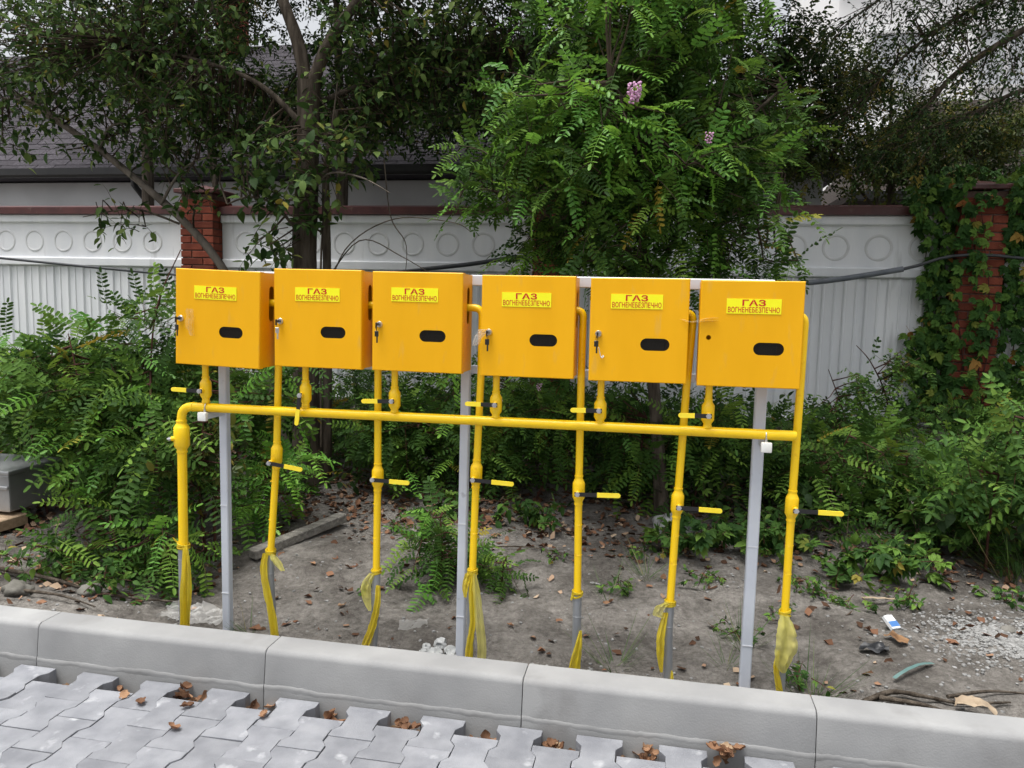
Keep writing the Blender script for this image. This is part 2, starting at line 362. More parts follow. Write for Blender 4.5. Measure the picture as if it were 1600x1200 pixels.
# ------------------------------------------------------------------ pavement with bone-shaped pavers
def build_pavement():
    mb = MB(); mb.add([(-40, -20, -.238), (40, -20, -.238), (40, 2.58, -.238), (-40, 2.58, -.238)], [(0, 1, 2, 3)])
    pv = mb.build('pavement', 'bedding_sand'); tag(pv, 'grey interlocking concrete paving along the kerb', kind='structure')
    # outline of one paver: 200 mm long, wide heads, narrow waist
    Lh, wh, ww = .0985, .0800, .0585
    out = [(-wh, -Lh), (wh, -Lh), (wh, -.062), (ww, -.034), (ww, .034), (wh, .062), (wh, Lh), (-wh, Lh), (-wh, .062), (-ww, .034), (-ww, -.034), (-wh, -.062)]
    def paver_mesh(name, pts):
        bm = bmesh.new()
        vs = [bm.verts.new((x, y, 0)) for x, y in pts]; f = bm.faces.new(vs)
        r = bmesh.ops.extrude_face_region(bm, geom=[f]); nv = [g for g in r['geom'] if isinstance(g, bmesh.types.BMVert)]
        for v in nv: v.co.z -= .07
        bm.normal_update()
        top = [e for e in bm.edges if all(abs(v.co.z) < 1e-6 for v in e.verts)]
        bmesh.ops.bevel(bm, geom=top, offset=.0018, segments=2, affect='EDGES', profile=.5)
        bmesh.ops.recalc_face_normals(bm, faces=bm.faces)
        me = bpy.data.meshes.new(name); bm.to_mesh(me); bm.free(); me.materials.append(MATS['paver_concrete']); return me
    me = paver_mesh('paver', out)
    pitch = .14125
    x0 = -1.196 - wh
    cnt = 0
    for c in range(-16, 22):
        off = (c % 2) * .1
        for r in range(0, 8):
            y = 2.575 - .1 - off - r * .2
            x = x0 + c * pitch
            # keep what the photograph can see, plus a margin
            if r > 5 or (r > 4 and abs(x) > 2.4): continue
            q = Quaternion((random.gauss(0, .004), random.gauss(0, .004), random.gauss(0, .006)) and Vector((random.gauss(0, .5), random.gauss(0, .5), random.gauss(0, 1))).normalized(), random.gauss(0, .008))
            inst('paver', me, pv, (x + random.gauss(0, .0008), y + random.gauss(0, .0008), -.166 + random.gauss(0, .0015)), q); cnt += 1
    # remaining paving towards and behind the camera, one stuff part
    big = MB()
    base = [v.co.copy() for v in me.vertices]; fc = [tuple(p.vertices) for p in me.polygons]
    for c in range(-30, 36):
        off = (c % 2) * .1
        for r in range(0, 14):
            x = x0 + c * pitch; y = 2.575 - .1 - off - r * .2
            built = (-16 <= c < 22) and not (r > 5 or (r > 4 and abs(x) > 2.4)) and r < 8
            if built: continue
            big.add([(b.x + x, b.y + y, b.z - .166 + ((c * 7 + r * 3) % 5) * .0005) for b in base], fc)
    o = big.build('paver_field', 'paver_concrete', pv); o['kind'] = 'stuff'
build_pavement()

# ------------------------------------------------------------------ kerb of metre-long stones
def build_kerb():
    root = empty('kerb', (0, 2.65, -.16), 'pale grey concrete kerb of long stones', None); root['kind'] = 'structure'
    prof = [(2.730, -.004), (2.726, 0.0)]
    for k in range(7):
        a = math.pi / 2 * k / 6 * .93
        prof.append((2.628 - .026 * math.sin(a), -.026 + .026 * math.cos(a)))
    prof += [(2.585, -.17), (2.580, -.30), (2.730, -.30)]
    x0 = -2.4297
    for i in range(-5, 6):
        a, b = x0 + i + .0015, x0 + i + 1 - .0015
        mb = MB(); n = len(prof); segs = [a, a + .003] + [a + (b - a) * k / 16 for k in range(1, 16)] + [b - .003, b]
        vs = []; fs = []
        for j, x in enumerate(segs):
            inset = .002 if j in (0, len(segs) - 1) else 0
            for (y, z) in prof:
                wob = .0012 * fbm(x * 9 + i, z * 14, y * 9)
                yy = y + (inset if y < 2.66 else -inset) + wob
                zz = z - (inset if z > -.02 else 0) + .001 * fbm(x * 7, y * 7, i)
                vs.append((x, yy, zz))
        for j in range(len(segs) - 1):
            for k in range(n): fs.append((j * n + k, j * n + (k + 1) % n, (j + 1) * n + (k + 1) % n, (j + 1) * n + k))
        fs += [tuple(range(n)), tuple(reversed(range((len(segs) - 1) * n, len(segs) * n)))]
        mb.add(vs, fs); st = mb.build('kerb_stone', 'kerb_concrete', root, 35)
        sm = MB(); vs = []; fs = []                       # wavy mortar smear along the foot
        K = 160
        for j in range(K + 1):
            x = a + (b - a) * j / K
            zt = -.136 + .007 * fbm(x * 4, 2.2, i) + .005 * abs(fbm(x * 13, 7.7, i)) + .0012 * fbm(x * 60, 1.1, i)
            yf = lambda z: 2.602 + (z + .026) / (.144) * .017
            for dz, dy in ((.001, .001), (-.001, -.0012), (-.012 - .008 * abs(fbm(x * 11, 4.4, i)), -.0010), (-.026, .001)):
                vs.append((x, yf(zt + dz) + dy, zt + dz))
        for j in range(K):
            for k in range(3): fs.append((j * 4 + k, j * 4 + k + 1, j * 4 + k + 5, j * 4 + k + 4))
        sm.add(vs, fs); sm.build('mortar_smear', 'mortar', st, 50)
build_kerb()

# ------------------------------------------------------------------ white concrete fence between brick pillars
PIL = [-8.65, -4.85, -1.06, 2.74, 6.54]
def build_pillar(i, x, label):
    y = 7.70; z0, z1 = .12, 2.40
    root = empty('brick_pillar', (x, y, z0), label, 'pillar', 'brick pillars of the fence')
    MB().box((x, y, (z0 + z1) / 2 - .005), (.355, .355, z1 - z0 - .02)).build('mortar_core', 'brick_mortar', root)
    br = mesh_of(MB().box((0, 0, 0), (.25, .12, .065), bevel=.004), 'brick', 'brick')
    n = int((z1 - z0) / .0765)
    for k in range(n):
        zz = z0 + .035 + k * .0765; m_ = 1 if k % 2 else -1
        for (dx, dy, rz) in ((m_ * .065, -.13, 0), (.13, m_ * .065, 1), (-m_ * .065, .13, 0), (-.13, -m_ * .065, 1)):
            q = Quaternion((0, 0, 1), math.pi / 2 * rz + random.gauss(0, .006))
            inst('brick', br, root, (x + dx + random.gauss(0, .0015), y + dy + random.gauss(0, .0015), zz), q)
    c = MB(); c.box((x, y, z1 + .018), (.47, .47, .045), bevel=.006)
    w = .22; c.add([(x - w, y - w, z1 + .0405), (x + w, y - w, z1 + .0405), (x + w, y + w, z1 + .0405), (x - w, y + w, z1 + .0405), (x, y, z1 + .10)], [(0, 1, 4), (1, 2, 4), (2, 3, 4), (3, 0, 4)])
    c.build('pillar_cap', 'coping_red', root)
PL = ['red brick fence pillar far left, outside the tree', 'red brick fence pillar behind the leftmost yellow cabinet', 'red brick fence pillar hidden behind the locust tree',
      'red brick fence pillar overgrown with creeper at right', 'red brick fence pillar at the far right end']
for i, x in enumerate(PIL): build_pillar(i, x, PL[i])

def build_panel(a, b, label):
    yf = 7.70; z0 = .30
    root = empty('fence_panel', ((a + b) / 2, yf + .05, 0), label, 'fence', 'white concrete fence panels')
    # fluted lower slab
    per = .1875; n = max(1, round((b - a) / per)); p = (b - a) / n
    pro = []
    for k in range(n):
        s = a + k * p
        pro += [(s, 0), (s + .30 * p, 0), (s + .36 * p, -.022), (s + .42 * p, -.022), (s + .46 * p, -.012), (s + .84 * p, -.012), (s + .88 * p, -.022), (s + .94 * p, -.022)]
    pro.append((b, 0))
    vs = [(x, yf + d, z0) for x, d in pro] + [(x, yf + d, 1.62) for x, d in pro]; m_ = len(pro)
    mb = MB(); mb.add(vs, [(k, k + 1, k + 1 + m_, k + m_) for k in range(m_ - 1)])
    mb.build('fluted_slab', 'fence_white', root)
    MB().box(((a + b) / 2, yf + .065, 1.25), (b - a, .09, 1.9)).build('back_slab', 'fence_white', root)
    MB().box(((a + b) / 2, yf + .0, .215), (b - a, .16, .19), bevel=.01).build('plinth', 'fence_white', root)
    MB().box(((a + b) / 2, yf - .005, 1.672), (b - a, .09, .095), bevel=.012).build('lower_moulding', 'fence_white', root)
    fr = MB().box(((a + b) / 2, yf + .005, 1.91), (b - a - .002, .05, .384)).build('frieze', 'fence_white', root)
    MB().box(((a + b) / 2, yf - .010, 2.144), (b - a, .10, .088), bevel=.012).build('upper_moulding', 'fence_white', root)
    c = MB().prism([(yf - .10, 2.19), (yf + .16, 2.19), (yf + .16, 2.255), (yf + .03, 2.292), (yf - .10, 2.262)], a + .002, b - .002)
    c.build('coping', 'coping_red', root)
    tor = mesh_of(MB().torus((0, 0, 0), (0, 1, 0), .110, .014, 28, 6, .5), 'ring', 'fence_ring', 60)
    k = math.ceil((a + .12 - 1.565) / .3717)
    while True:
        x = 1.565 + k * .3717; k += 1
        if x > b - .12: break
        inst('ring', tor, fr, (x, yf - .0195, 1.90))
PN = ['white fluted concrete fence panel far left under the leaning stem', 'white fluted concrete fence panel behind the middle cabinets and forked trunk',
      'white fluted concrete fence panel right of the locust tree', 'white fluted concrete fence panel right of the creeper pillar']
for i in range(4): build_panel(PIL[i] + .193, PIL[i + 1] - .193, PN[i])
build_panel(-13, PIL[0] - .193, 'white fluted concrete fence panel beyond the far left pillar')

# ------------------------------------------------------------------ houses behind the fence
def shingle_plane(parent, o, u, v, W, H, material, row=.16, tab=.30, limit=300, view=None, clip=None):
    """lay overlapping shingles on the plane o + u*s + v*t; the best seen as objects, the rest as one part"""
    u = Vector(u).normalized(); v = Vector(v).normalized(); n = u.cross(v).normalized(); o = Vector(o)
    if n.z < 0: n = -n
    tilt = .012
    tm = MB().box((0, 0, 0), (tab - .010, row * 1.25, .010))
    me = mesh_of(tm, 'shingle', material)
    Mx = Matrix((u, (v * row + n * -tilt).normalized(), n)).transposed(); q = Mx.to_quaternion()
    cand = []
    for r in range(int(H / row)):
        for c in range(int(W / tab) + 1):
            s = c * tab + (r % 2) * tab / 2 + random.uniform(-.006, .006); t = r * row + row / 2
            if clip and not clip(s, t): continue
            p = o + u * s + v * t + n * (.012 + random.uniform(0, .004))
            cand.append(p)
    cand.sort(key=view or (lambda p: p.length))
    for p in cand[:limit]: inst('shingle', me, parent, p, q)
    rest = cand[limit:]
    if rest:
        big = MB(); R3 = q.to_matrix(); bs = [R3 @ v_.co for v_ in me.vertices]; fc = [tuple(f.vertices) for f in me.polygons]
        for p in rest: big.add([b + p for b in bs], fc)
        ob = big.build('shingle_rows', material, parent); ob['kind'] = 'stuff'

def build_house():
    ey, ez = 9.75, 3.02; xr, xl = 2.05, -15.0; ry, rz = 13.2, 5.75
    root = empty('house', (-6.5, 12.5, .3), 'long white house with grey shingled hip roof behind the fence', 'house')
    MB().box(((xl + xr) / 2 - .0, 13.2, 1.62), (xr - xl - .9, 6.0, 2.66)).build('wall', 'house_plaster', root)
    MB().box(((xl + xr) / 2, ey + .30, ez - .30), (xr - xl - .4, .10, .36), bevel=.01).build('fascia', 'house_plaster', root)
    MB().box(((xl + xr) / 2, ey + .34, ez - .56), (xr - xl - .5, .16, .10), bevel=.015).build('cornice', 'house_plaster', root)
    # roof slab (hip at the right end)
    hx = xr - 3.45; by = 16.65
    rf = MB(); T = .10
    A = [(xl, ey, ez), (xr, ey, ez), (xr, by, ez), (xl, by, ez), (hx, ry, rz), (xl, ry, rz)]
    vs = A + [(x, y, z - T) for x, y, z in A]
    rf.add(vs, [(0, 1, 4, 5), (1, 2, 4), (2, 3, 5, 4), (3, 0, 5), (6, 7, 8, 9), (0, 1, 7, 6), (1, 2, 8, 7), (2, 3, 9, 8), (3, 0, 6, 9)])
    roof = rf.build('roof', 'shingle', root)
    v = Vector((0, ry - ey, rz - ez)); H = v.length
    shingle_plane(roof, (xl, ey, ez), (1, 0, 0), v, xr - xl, H, 'shingle', limit=300,
                  view=lambda p: (0 if -10.0 < p.x < -6.2 and p.z < 5.0 else 1 if -0.6 < p.x < 1.6 and p.z < 4.3 else 2) * 100 + p.z,
                  clip=lambda s, t: xl + s < xr - .15 - 3.45 * t / H)
    g = MB().prism([(ey - .13, ez + .02), (ey - .13, ez - .07), (ey - .10, ez - .10), (ey - .03, ez - .10), (ey, ez - .07), (ey, ez + .01), (ey - .02, ez + .01), (ey - .03, ez - .06), (ey - .10, ez - .06), (ey - .11, ez + .02)], xl, xr)
    g.build('gutter', 'gutter', root)
    MB().tube([(-7.2, ey - .06, ez - .08), (-7.2, ey - .06, ez - .2), (-7.2, ey + .28, ez - .45), (-7.2, ey + .36, ez - .7), (-7.2, ey + .36, .4)], .04, 10).build('downpipe', 'gutter', root, 40)
    ch = MB().box((-7.55, 12.9, 6.2), (.34, .5, 1.5), bevel=.01); ch.build('chimney', 'brick', roof)
build_house()

def build_house_right():
    root = empty('dark_roofed_house', (8, 15, .3), 'low house with dark brown shingled roof behind the creeper pillar', 'house')
    MB().box((8.3, 15.2, 1.5), (10.6, 6.0, 2.5)).build('wall', 'house_plaster', root)
    ey, ez, ry, rz = 11.6, 2.95, 14.6, 4.85; a, b = 2.5, 15
    rf = MB(); A = [(a, ey, ez), (b, ey, ez), (b, 18, ez), (a, 18, ez), (a + 1.6, ry, rz), (b, ry, rz)]
    vs = A + [(x, y, z - .12) for x, y, z in A]
    rf.add(vs, [(0, 1, 5, 4), (0, 4, 3), (4, 5, 2, 3), (1, 2, 5), (6, 7, 8, 9), (0, 1, 7, 6), (1, 2, 8, 7), (2, 3, 9, 8), (3, 0, 6, 9)])
    roof = rf.build('roof', 'shingle_brown', root)
    v = Vector((0, ry - ey, rz - ez)); H = v.length
    shingle_plane(roof, (a, ey, ez), (1, 0, 0), v, b - a, H, 'shingle_brown', limit=260, view=lambda p: abs(p.x - 4.6) + p.z * .2, clip=lambda s, t: s > .2 + 1.6 * t / H)
    MB().box((8.7, ey - .05, ez - .06), (12.4, .09, .13), bevel=.01).build('gutter', 'gutter', root)
build_house_right()

def build_white_block():
    root = empty('white_apartment_block', (12, 27, .3), 'bright white apartment block seen through twigs at upper right', 'building')
    MB().box((14.0, 30.0, 8.0), (18.5, 10, 16)).build('wall', 'far_plaster', root)
    MB().box((14.0, 24.9, 10.9), (18.7, .3, .35)).build('floor_band', 'far_plaster', root)
    MB().box((14.0, 24.9, 6.4), (18.7, .3, .35)).build('floor_band', 'far_plaster', root)
    for fz in (4.2, 8.5, 13.0):
        for k in range(6):
            x = 6.4 + k * 2.9
            w = MB(); w.box((x, 24.97, fz), (1.5, .08, 1.6)); wo_ = w.build('window', 'far_glass_skylit', root)
            f = MB()
            for dx in (-.75, 0, .75): f.box((x + dx, 24.91, fz), (.09, .08, 1.69))
            for dz in (-.8, .8): f.box((x, 24.91, fz + dz), (1.41, .08, .09))
            f.build('frame', 'window_frame', wo_)
build_white_block()

# cable slung along the fence
def build_cable():
    P = [(-13, 7.44, 1.95), (-8.65, 7.44, 1.80), (-7.23, 7.44, 1.69), (-6.0, 7.44, 1.60), (-4.99, 7.44, 1.535), (-4.3, 7.44, 1.52), (-2.75, 7.44, 1.60), (-1.9, 7.44, 1.685), (-1.06, 7.44, 1.79), (-.2, 7.44, 1.62),
         (.6, 7.44, 1.535), (1.30, 7.44, 1.565), (2.09, 7.44, 1.70), (2.65, 7.44, 1.832), (4, 7.44, 1.75), (6.5, 7.44, 1.95)]
    pts = []
    for i in range(len(P) - 1):
        p0, p1, p2, p3 = [Vector(P[max(0, min(len(P) - 1, i + k))]) for k in (-1, 0, 1, 2)]
        for s in range(5):
            t = s / 5; pts.append(.5 * ((2 * p1) + (p2 - p0) * t + (2 * p0 - 5 * p1 + 4 * p2 - p3) * t * t + (3 * p1 - p0 - 3 * p2 + p3) * t ** 3))
    root = empty('cable', (-1, 7.44, 1.7), 'dark cable slung along the white fence', 'cable')
    MB().tube(pts, .014, 8).build('core', 'hose_black', root, 60)
    c = [p for p in pts if 1.25 < p.x < 2.1]; MB().tube(c, .026, 10).build('conduit', 'hose_grey', root, 60)
    c = [p for p in pts if -2.4 < p.x < -1.25]; MB().tube(c, .022, 10).build('conduit', 'hose_black', root, 60)
build_cable()

# ------------------------------------------------------------------ the gas rack
YB = 2.86; YM = 2.92; YR = 2.972; YP = 3.052
def hit_rect(cx, cz, a, x0, x1, z0, z1):
    dx, dz = math.cos(a), math.sin(a); t = 1e9
    if dx > 1e-9: t = min(t, (x1 - cx) / dx)
    if dx < -1e-9: t = min(t, (x0 - cx) / dx)
    if dz > 1e-9: t = min(t, (z1 - cz) / dz)
    if dz < -1e-9: t = min(t, (z0 - cz) / dz)
    return (cx + dx * t, cz + dz * t)
def hit_stadium(cx, cz, a, hw, hh):
    """half width hw, half height hh; long axis is the larger of them"""
    dx, dz = math.cos(a), math.sin(a)
    lo, hi = 0.0, 2 * max(hw, hh)
    def inside(x, z):
        r = min(hw, hh)
        ex, ez = max(0, abs(x) - (hw - r)), max(0, abs(z) - (hh - r)); return ex * ex + ez * ez <= r * r
    for _ in range(40):
        mid = (lo + hi) / 2
        if inside(dx * mid, dz * mid): lo = mid
        else: hi = mid
    return (cx + dx * lo, cz + dz * lo)
def holed(mb, x0, x1, z0, z1, holes, to3, th):
    """sheet with stadium holes; each hole owns a vertical strip of the sheet. to3(u,w,d) maps to 3D"""
    holes = sorted(holes)
    cuts = [x0] + [(holes[i][0] + holes[i + 1][0]) / 2 for i in range(len(holes) - 1)] + [x1]
    for i, (cx, cz, hw, hh) in enumerate(holes):
        a0, a1 = cuts[i], cuts[i + 1]
        an = [2 * math.pi * k / 44 for k in range(44)] + [math.atan2(zz - cz, xx - cx) % (2 * math.pi) for xx in (a0, a1) for zz in (z0, z1)]
        an = sorted(set(round(q, 6) for q in an)); n = len(an)
        inn = [hit_stadium(cx, cz, q, hw, hh) for q in an]; out = [hit_rect(cx, cz, q, a0, a1, z0, z1) for q in an]
        vs = [to3(*q, 0) for q in inn] + [to3(*q, 0) for q in out] + [to3(*q, th) for q in inn] + [to3(*q, th) for q in out]
        fs = []
        for k in range(n):
            j = (k + 1) % n
            fs += [(k, j, n + j, n + k), (2 * n + k, 3 * n + k, 3 * n + j, 2 * n + j), (k, 2 * n + k, 2 * n + j, j)]
        mb.add(vs, fs)

def text_mesh(body, w, h, bold):
    cu = bpy.data.curves.new('lettering', 'FONT'); cu.body = body; cu.size = 1; cu.offset = bold; cu.resolution_u = 3
    ob = bpy.data.objects.new('lettering', cu); COL.objects.link(ob)
    bpy.context.view_layer.update()
    me = bpy.data.meshes.new_from_object(ob.evaluated_get(bpy.context.evaluated_depsgraph_get()))
    bpy.data.objects.remove(ob); bpy.data.curves.remove(cu)
    co = np.empty(len(me.vertices) * 3); me.vertices.foreach_get('co', co); co = co.reshape(-1, 3)
    lo, hi = co.min(0), co.max(0)
    v = [((c[0] - (lo[0] + hi[0]) / 2) / (hi[0] - lo[0]) * w, 0, (c[1] - (lo[1] + hi[1]) / 2) / (hi[1] - lo[1]) * h) for c in co]
    f = [tuple(p.vertices) for p in me.polygons]; bpy.data.meshes.remove(me)
    return v, f
TXT1 = text_mesh('ГАЗ', .080, .0225, .022)
TXT2 = text_mesh('ВОГНЕНЕБЕЗПЕЧНО', .177, .0195, .010)

# left x, right x, bottom z, top z, roll deg, sticker centre dx/dz from door centre, window, lock
CAB = [(-1.951, -1.577, 1.053, 1.443, 1.6, (-1.772, 1.350), (-1.703, 1.194), (-1.926, 1.240)),
       (-1.514, -1.146, 1.0635, 1.4515, .2, (-1.329, 1.353), (-1.264, 1.206), (-1.487, 1.244)),
       (-1.101, -.7395, 1.063, 1.447, .2, (-.930, 1.360), (-.857, 1.204), (-1.071, 1.243)),
       (-.6655, -.3105, 1.060, 1.4405, -.05, (-.494, 1.351), (-.427, 1.201), (-.635, 1.226)),
       (-.255, .1005, 1.0585, 1.4375, -.25, (-.0865, 1.353), (-.0165, 1.198), (-.222, 1.233)),
       (.1385, .4935, 1.056, 1.435, -.2, (.323, 1.345), (.3805, 1.195), (.172, 1.231))]
CL = ['leftmost yellow gas cabinet, slightly tilted, with a smear of clear tape by its lock',
      'second yellow gas cabinet from the left, in front of the forked tree trunk',
      'third yellow gas cabinet from the left, above the handle of a stub valve',
      'fourth yellow gas cabinet from the left, with plastic scrap tied at its lock',
      'fifth yellow gas cabinet from the left, with string dangling from its lock',
      'rightmost yellow gas cabinet, with an empty round lock hole']
def build_cabinet(i):
    x0, x1, z0, z1, roll, stk, win, lock = CAB[i]
    cx, cz = (x0 + x1) / 2, (z0 + z1) / 2; W, H = x1 - x0, z1 - z0; D = .160
    root = empty('gas_cabinet', (cx, YB, z0), CL[i], 'gas cabinet', 'yellow gas meter cabinets')
    Rm = Matrix.Rotation(R(roll), 4, 'Y'); c0 = Vector((cx, YB, cz))
    def T(x, d, z): return Rm @ (Vector((x, YB + d, z)) - c0) + c0
    def put(mb, name, material, parent, smooth=None):
        mb.v = [tuple(Rm @ (Vector(v) - c0) + c0) for v in mb.v]; return mb.build(name, material, parent, smooth)
    # door: front sheet with window (and lock hole on the last), folded lips
    d = MB(); L0 = .003
    holes = [(win[0], win[1], .0525, .0225)]
    if i == 5: holes.append((lock[0], lock[1], .0085, .0085))
    holed(d, x0 + L0, x1 - L0, z0 + L0, z1 - L0, holes, lambda u, w, t: (u, YB + t, w), .0015)
    lip = .034
    q = [(x0, z0), (x1, z0), (x1, z1), (x0, z1)]; qi = [(x0 + L0, z0 + L0), (x1 - L0, z0 + L0), (x1 - L0, z1 - L0), (x0 + L0, z1 - L0)]
    vs = [(x, YB, z) for x, z in qi] + [(x, YB + L0, z) for x, z in q] + [(x, YB + lip, z) for x, z in q]
    d.add(vs, [(k, (k + 1) % 4, 4 + (k + 1) % 4, 4 + k) for k in range(4)] + [(4 + k, 4 + (k + 1) % 4, 8 + (k + 1) % 4, 8 + k) for k in range(4)])
    door = put(d, 'door', 'cabinet_yellow', root)
    # body behind the door: open-fronted shell, pipe slots in both sides
    b = MB(); e = .003; a0, a1, b0, b1 = x0 + e, x1 - e, z0 + e, z1 - e; y0, y1 = YB + lip + .002, YB + D
    sl = [(YB + .100, 1.318 + (cz - 1.25), .020, .072)]
    for sx in (a0, a1):
        holed(b, y0, y1, b0, b1, sl, lambda u, w, t, sx=sx: (sx + (t if sx == a0 else -t), u, w), .0015)
    b.add([(a0, y0, b1), (a1, y0, b1), (a1, y1, b1), (a0, y1, b1)], [(0, 1, 2, 3)])
    b.add([(a0, y0, b0), (a1, y0, b0), (a1, y1, b0), (a0, y1, b0)], [(0, 1, 2, 3)])
    b.add([(a0, y1, b0), (a1, y1, b0), (a1, y1, b1), (a0, y1, b1)], [(0, 1, 2, 3)])
    put(b, 'body', 'cabinet_yellow', root)
    # window pane and the meter behind it
    p = MB(); p.box((win[0], YB + .0045, win[1]), (.118, .002, .056)); put(p, 'window_pane', 'pane_dark', root)
    mt = MB(); mt.box((cx, YB + .088, cz - .02), (.20, .10, .20), bevel=.02, seg=2); me_ = put(mt, 'gas_meter', 'meter_grey', root, 40)
    # sticker and lettering
    s = MB(); sw, sh = (.187, .0535); s.box((stk[0], YB - .0012, stk[1]), (sw, .0012, sh)); st = put(s, 'warning_sticker', 'sticker_yellow', door)
    for (tv, tf), dz, nm in ((TXT1, .0125, 'lettering'), (TXT2, -.0122, 'lettering')):
        t = MB(); t.add([(v[0] + stk[0], YB - .0026, v[2] + stk[1] + dz) for v in tv], tf); put(t, nm, 'letter_red', st)
    # lock and key
    if i < 5:
        l = MB(); l.lathe((lock[0], YB + .001, lock[1]), (0, -1, 0), [(0, .0125), (.006, .0125), (.008, .0108), (.011, .0100), (.0112, .006), (.0105, .0)], 18)
        lk = put(l, 'lock', 'steel', root, 35)
        k = MB(); tx = random.uniform(-.004, .004)
        k.box((lock[0], YB - .018, lock[1]), (.0022, .022, .010))
        k.box((lock[0] - .002, YB - .032, lock[1] - .004), (.004, .012, .024), bevel=.0018)
        k.torus((lock[0] + tx, YB - .030, lock[1] - .018), (1, .5, 0), .009, .0009, 16, 5)
        put(k, 'key', 'key_black', lk)
        k2 = MB(); k2.box((lock[0] + tx - .002, YB - .024, lock[1] - .036), (.016, .003, .022), bevel=.0014); k2.box((lock[0] + tx, YB - .024, lock[1] - .058), (.006, .002, .026))
        put(k2, 'spare_key', 'key_black' if i != 1 else 'steel', lk)
for i in range(6): build_cabinet(i)

def bend(p0, corner, p1, r, n=7):
    p0, c, p1 = Vector(p0), Vector(corner), Vector(p1)
    a = (p0 - c).normalized(); b = (p1 - c).normalized(); s = c + a * r; e = c + b * r
    return [s * (1 - t) ** 2 + c * 2 * t * (1 - t) + e * t * t for t in [k / n for k in range(n + 1)]]

def lever(root, hub, tip, name='valve_handle', wl=.017):
    """hub at the valve body, black bar, yellow grip with rounded end"""
    h, t = Vector(hub), Vector(tip); d = (t - h); Ln = d.length; d.normalize(); n = Vector((0, -1, 0)); s = n.cross(d).normalized(); n = d.cross(s) if (d.cross(s)).y < 0 else s.cross(d)
    def strip(a, b, w0, w1, th, off, rnd=False, bendy=0):
        pts = []
        K = 6
        prof = [(a + (b - a) * k / K, (w0 + (w1 - w0) * k / K) / 2) for k in range(K + 1)]
        if rnd:
            r = w1 / 2; prof = [(min(x, b - r), w) for x, w in prof]
            prof += [(b - r + r * math.sin(q), r * math.cos(q)) for q in [math.pi / 2 * k / 5 for k in range(1, 6)]]
        up = [h + d * x + s * w for x, w in prof]; dn = [h + d * x - s * w for x, w in prof]
        loop = up + dn[::-1]; m_ = len(loop)
        fr = [p + n * (off + th) for p in loop]; bk = [p + n * off for p in loop]
        k_ = len(up)
        fs = [(i, i + 1, m_ - 2 - i, m_ - 1 - i) for i in range(k_ - 1)]
        fs2 = [tuple(q + m_ for q in reversed(f)) for f in fs]
        sd_ = [(i, (i + 1) % m_, (i + 1) % m_ + m_, i + m_) for i in range(m_)]
        return fr + bk, fs + fs2 + sd_
    split = Ln * .46
    bar = MB(); bar.add(*strip(-.011, split + .006, .017, .015, .0035, .018))
    o = bar.build(name, 'lever_black', root)
    g = MB(); g.add(*strip(split, Ln, .0175, wl, .0065, .0165, True)); g.build('grip', 'grip_yellow', o)
    nut = MB(); nut.lathe(h + n * .0215, n, [(0, .0105), (.0016, .0105), (.0017, .0085), (.007, .0085), (.0075, .0045), (.011, .0045), (.0115, .0)], 6); nut.build('nut', 'steel', o)
    stem = MB(); stem.lathe(h - n * .012, n, [(0, .011), (.022, .011), (.024, .009), (.031, .0085), (.031, 0)], 14); stem.build('stem', 'pipe_yellow', o, 35)

def valve_prof(r, R0, half):
    return [(-half - .014, r), (-half - .013, r + .0022), (-half - .009, r + .0026), (-half - .005, r + .001), (-half, r + .0012), (-half + .014, R0 * .93), (-half + .018, R0), (half - .018, R0), (half - .014, R0 * .93), (half, r + .0012), (half + .005, r + .001), (half + .009, r + .0026), (half + .013, r + .0022), (half + .014, r)]

def build_frame():
    root = empty('support_frame', (-.75, YP, -.17), 'grey steel posts and rails carrying the yellow gas cabinets', 'frame')
    PS = [(-1.853, .036, -.004), (-.768, .036, -.008), (.388, .042, .0)]
    for x, w, lean in PS:
        pb = MB(); pb.tube([(x, YP, 1.400), (x + lean, YP, -.24)], .0, 4) if False else None
        mb = MB(); hw = w / 2
        def ring(xc, z): return [(xc - hw + .004, YP - hw, z), (xc + hw - .004, YP - hw, z), (xc + hw, YP - hw + .004, z), (xc + hw, YP + hw - .004, z), (xc + hw - .004, YP + hw, z), (xc - hw + .004, YP + hw, z), (xc - hw, YP + hw - .004, z), (xc - hw, YP - hw + .004, z)]
        vs = ring(x, 1.399) + ring(x + lean, -.26); mb.add(vs, [(k, (k + 1) % 8, 8 + (k + 1) % 8, 8 + k) for k in range(8)])
        po = mb.build('post', 'post_grey', root)
        for zz in (.02, .42):
            MB().torus((x + lean * (1.4 - zz) / 1.66, YP, zz), (0, 0, 1), hw * 1.30, .0016, 4, 5).v
            s = MB(); xx = x + lean * (1.4 - zz) / 1.66
            s.box((xx, YP - hw - .0012, zz), (w * .96, .0022, .004)); s.build('weld_seam', 'rail_white', po)
    MB().box((-.735, YP + .004, 1.424), (2.30, .036, .042), bevel=.003).build('top_rail', 'rail_white', root)
    MB().box((-.735, YP + .026, 1.062), (2.30, .016, .034), bevel=.002).build('lower_rail', 'post_grey', root)
    for x, z in ((-1.853, .838), (.388, .838)):
        a = MB().box((x + (.0 if x < 0 else .008), (YP - .018 + 2.893) / 2, z), (.026, YP - .018 - 2.893, .026), bevel=.002).build('pipe_bracket', 'post_grey', root)
        MB().box((x + (.0 if x < 0 else .008), 2.884, z), (.038, .020, .036), bevel=.004, seg=2).build('end_cap', 'cap_white', a, 40)
        MB().torus((x + (.0 if x < 0 else .008), YM, .874), (1, 0, 0), .0205, .0022, 20, 6).build('pipe_clamp', 'steel', a, 60)
        MB().box((x + (.0 if x < 0 else .008), YM - .021, .858), (.008, .003, .02)).build('clamp_bolt', 'steel', a)
build_frame()

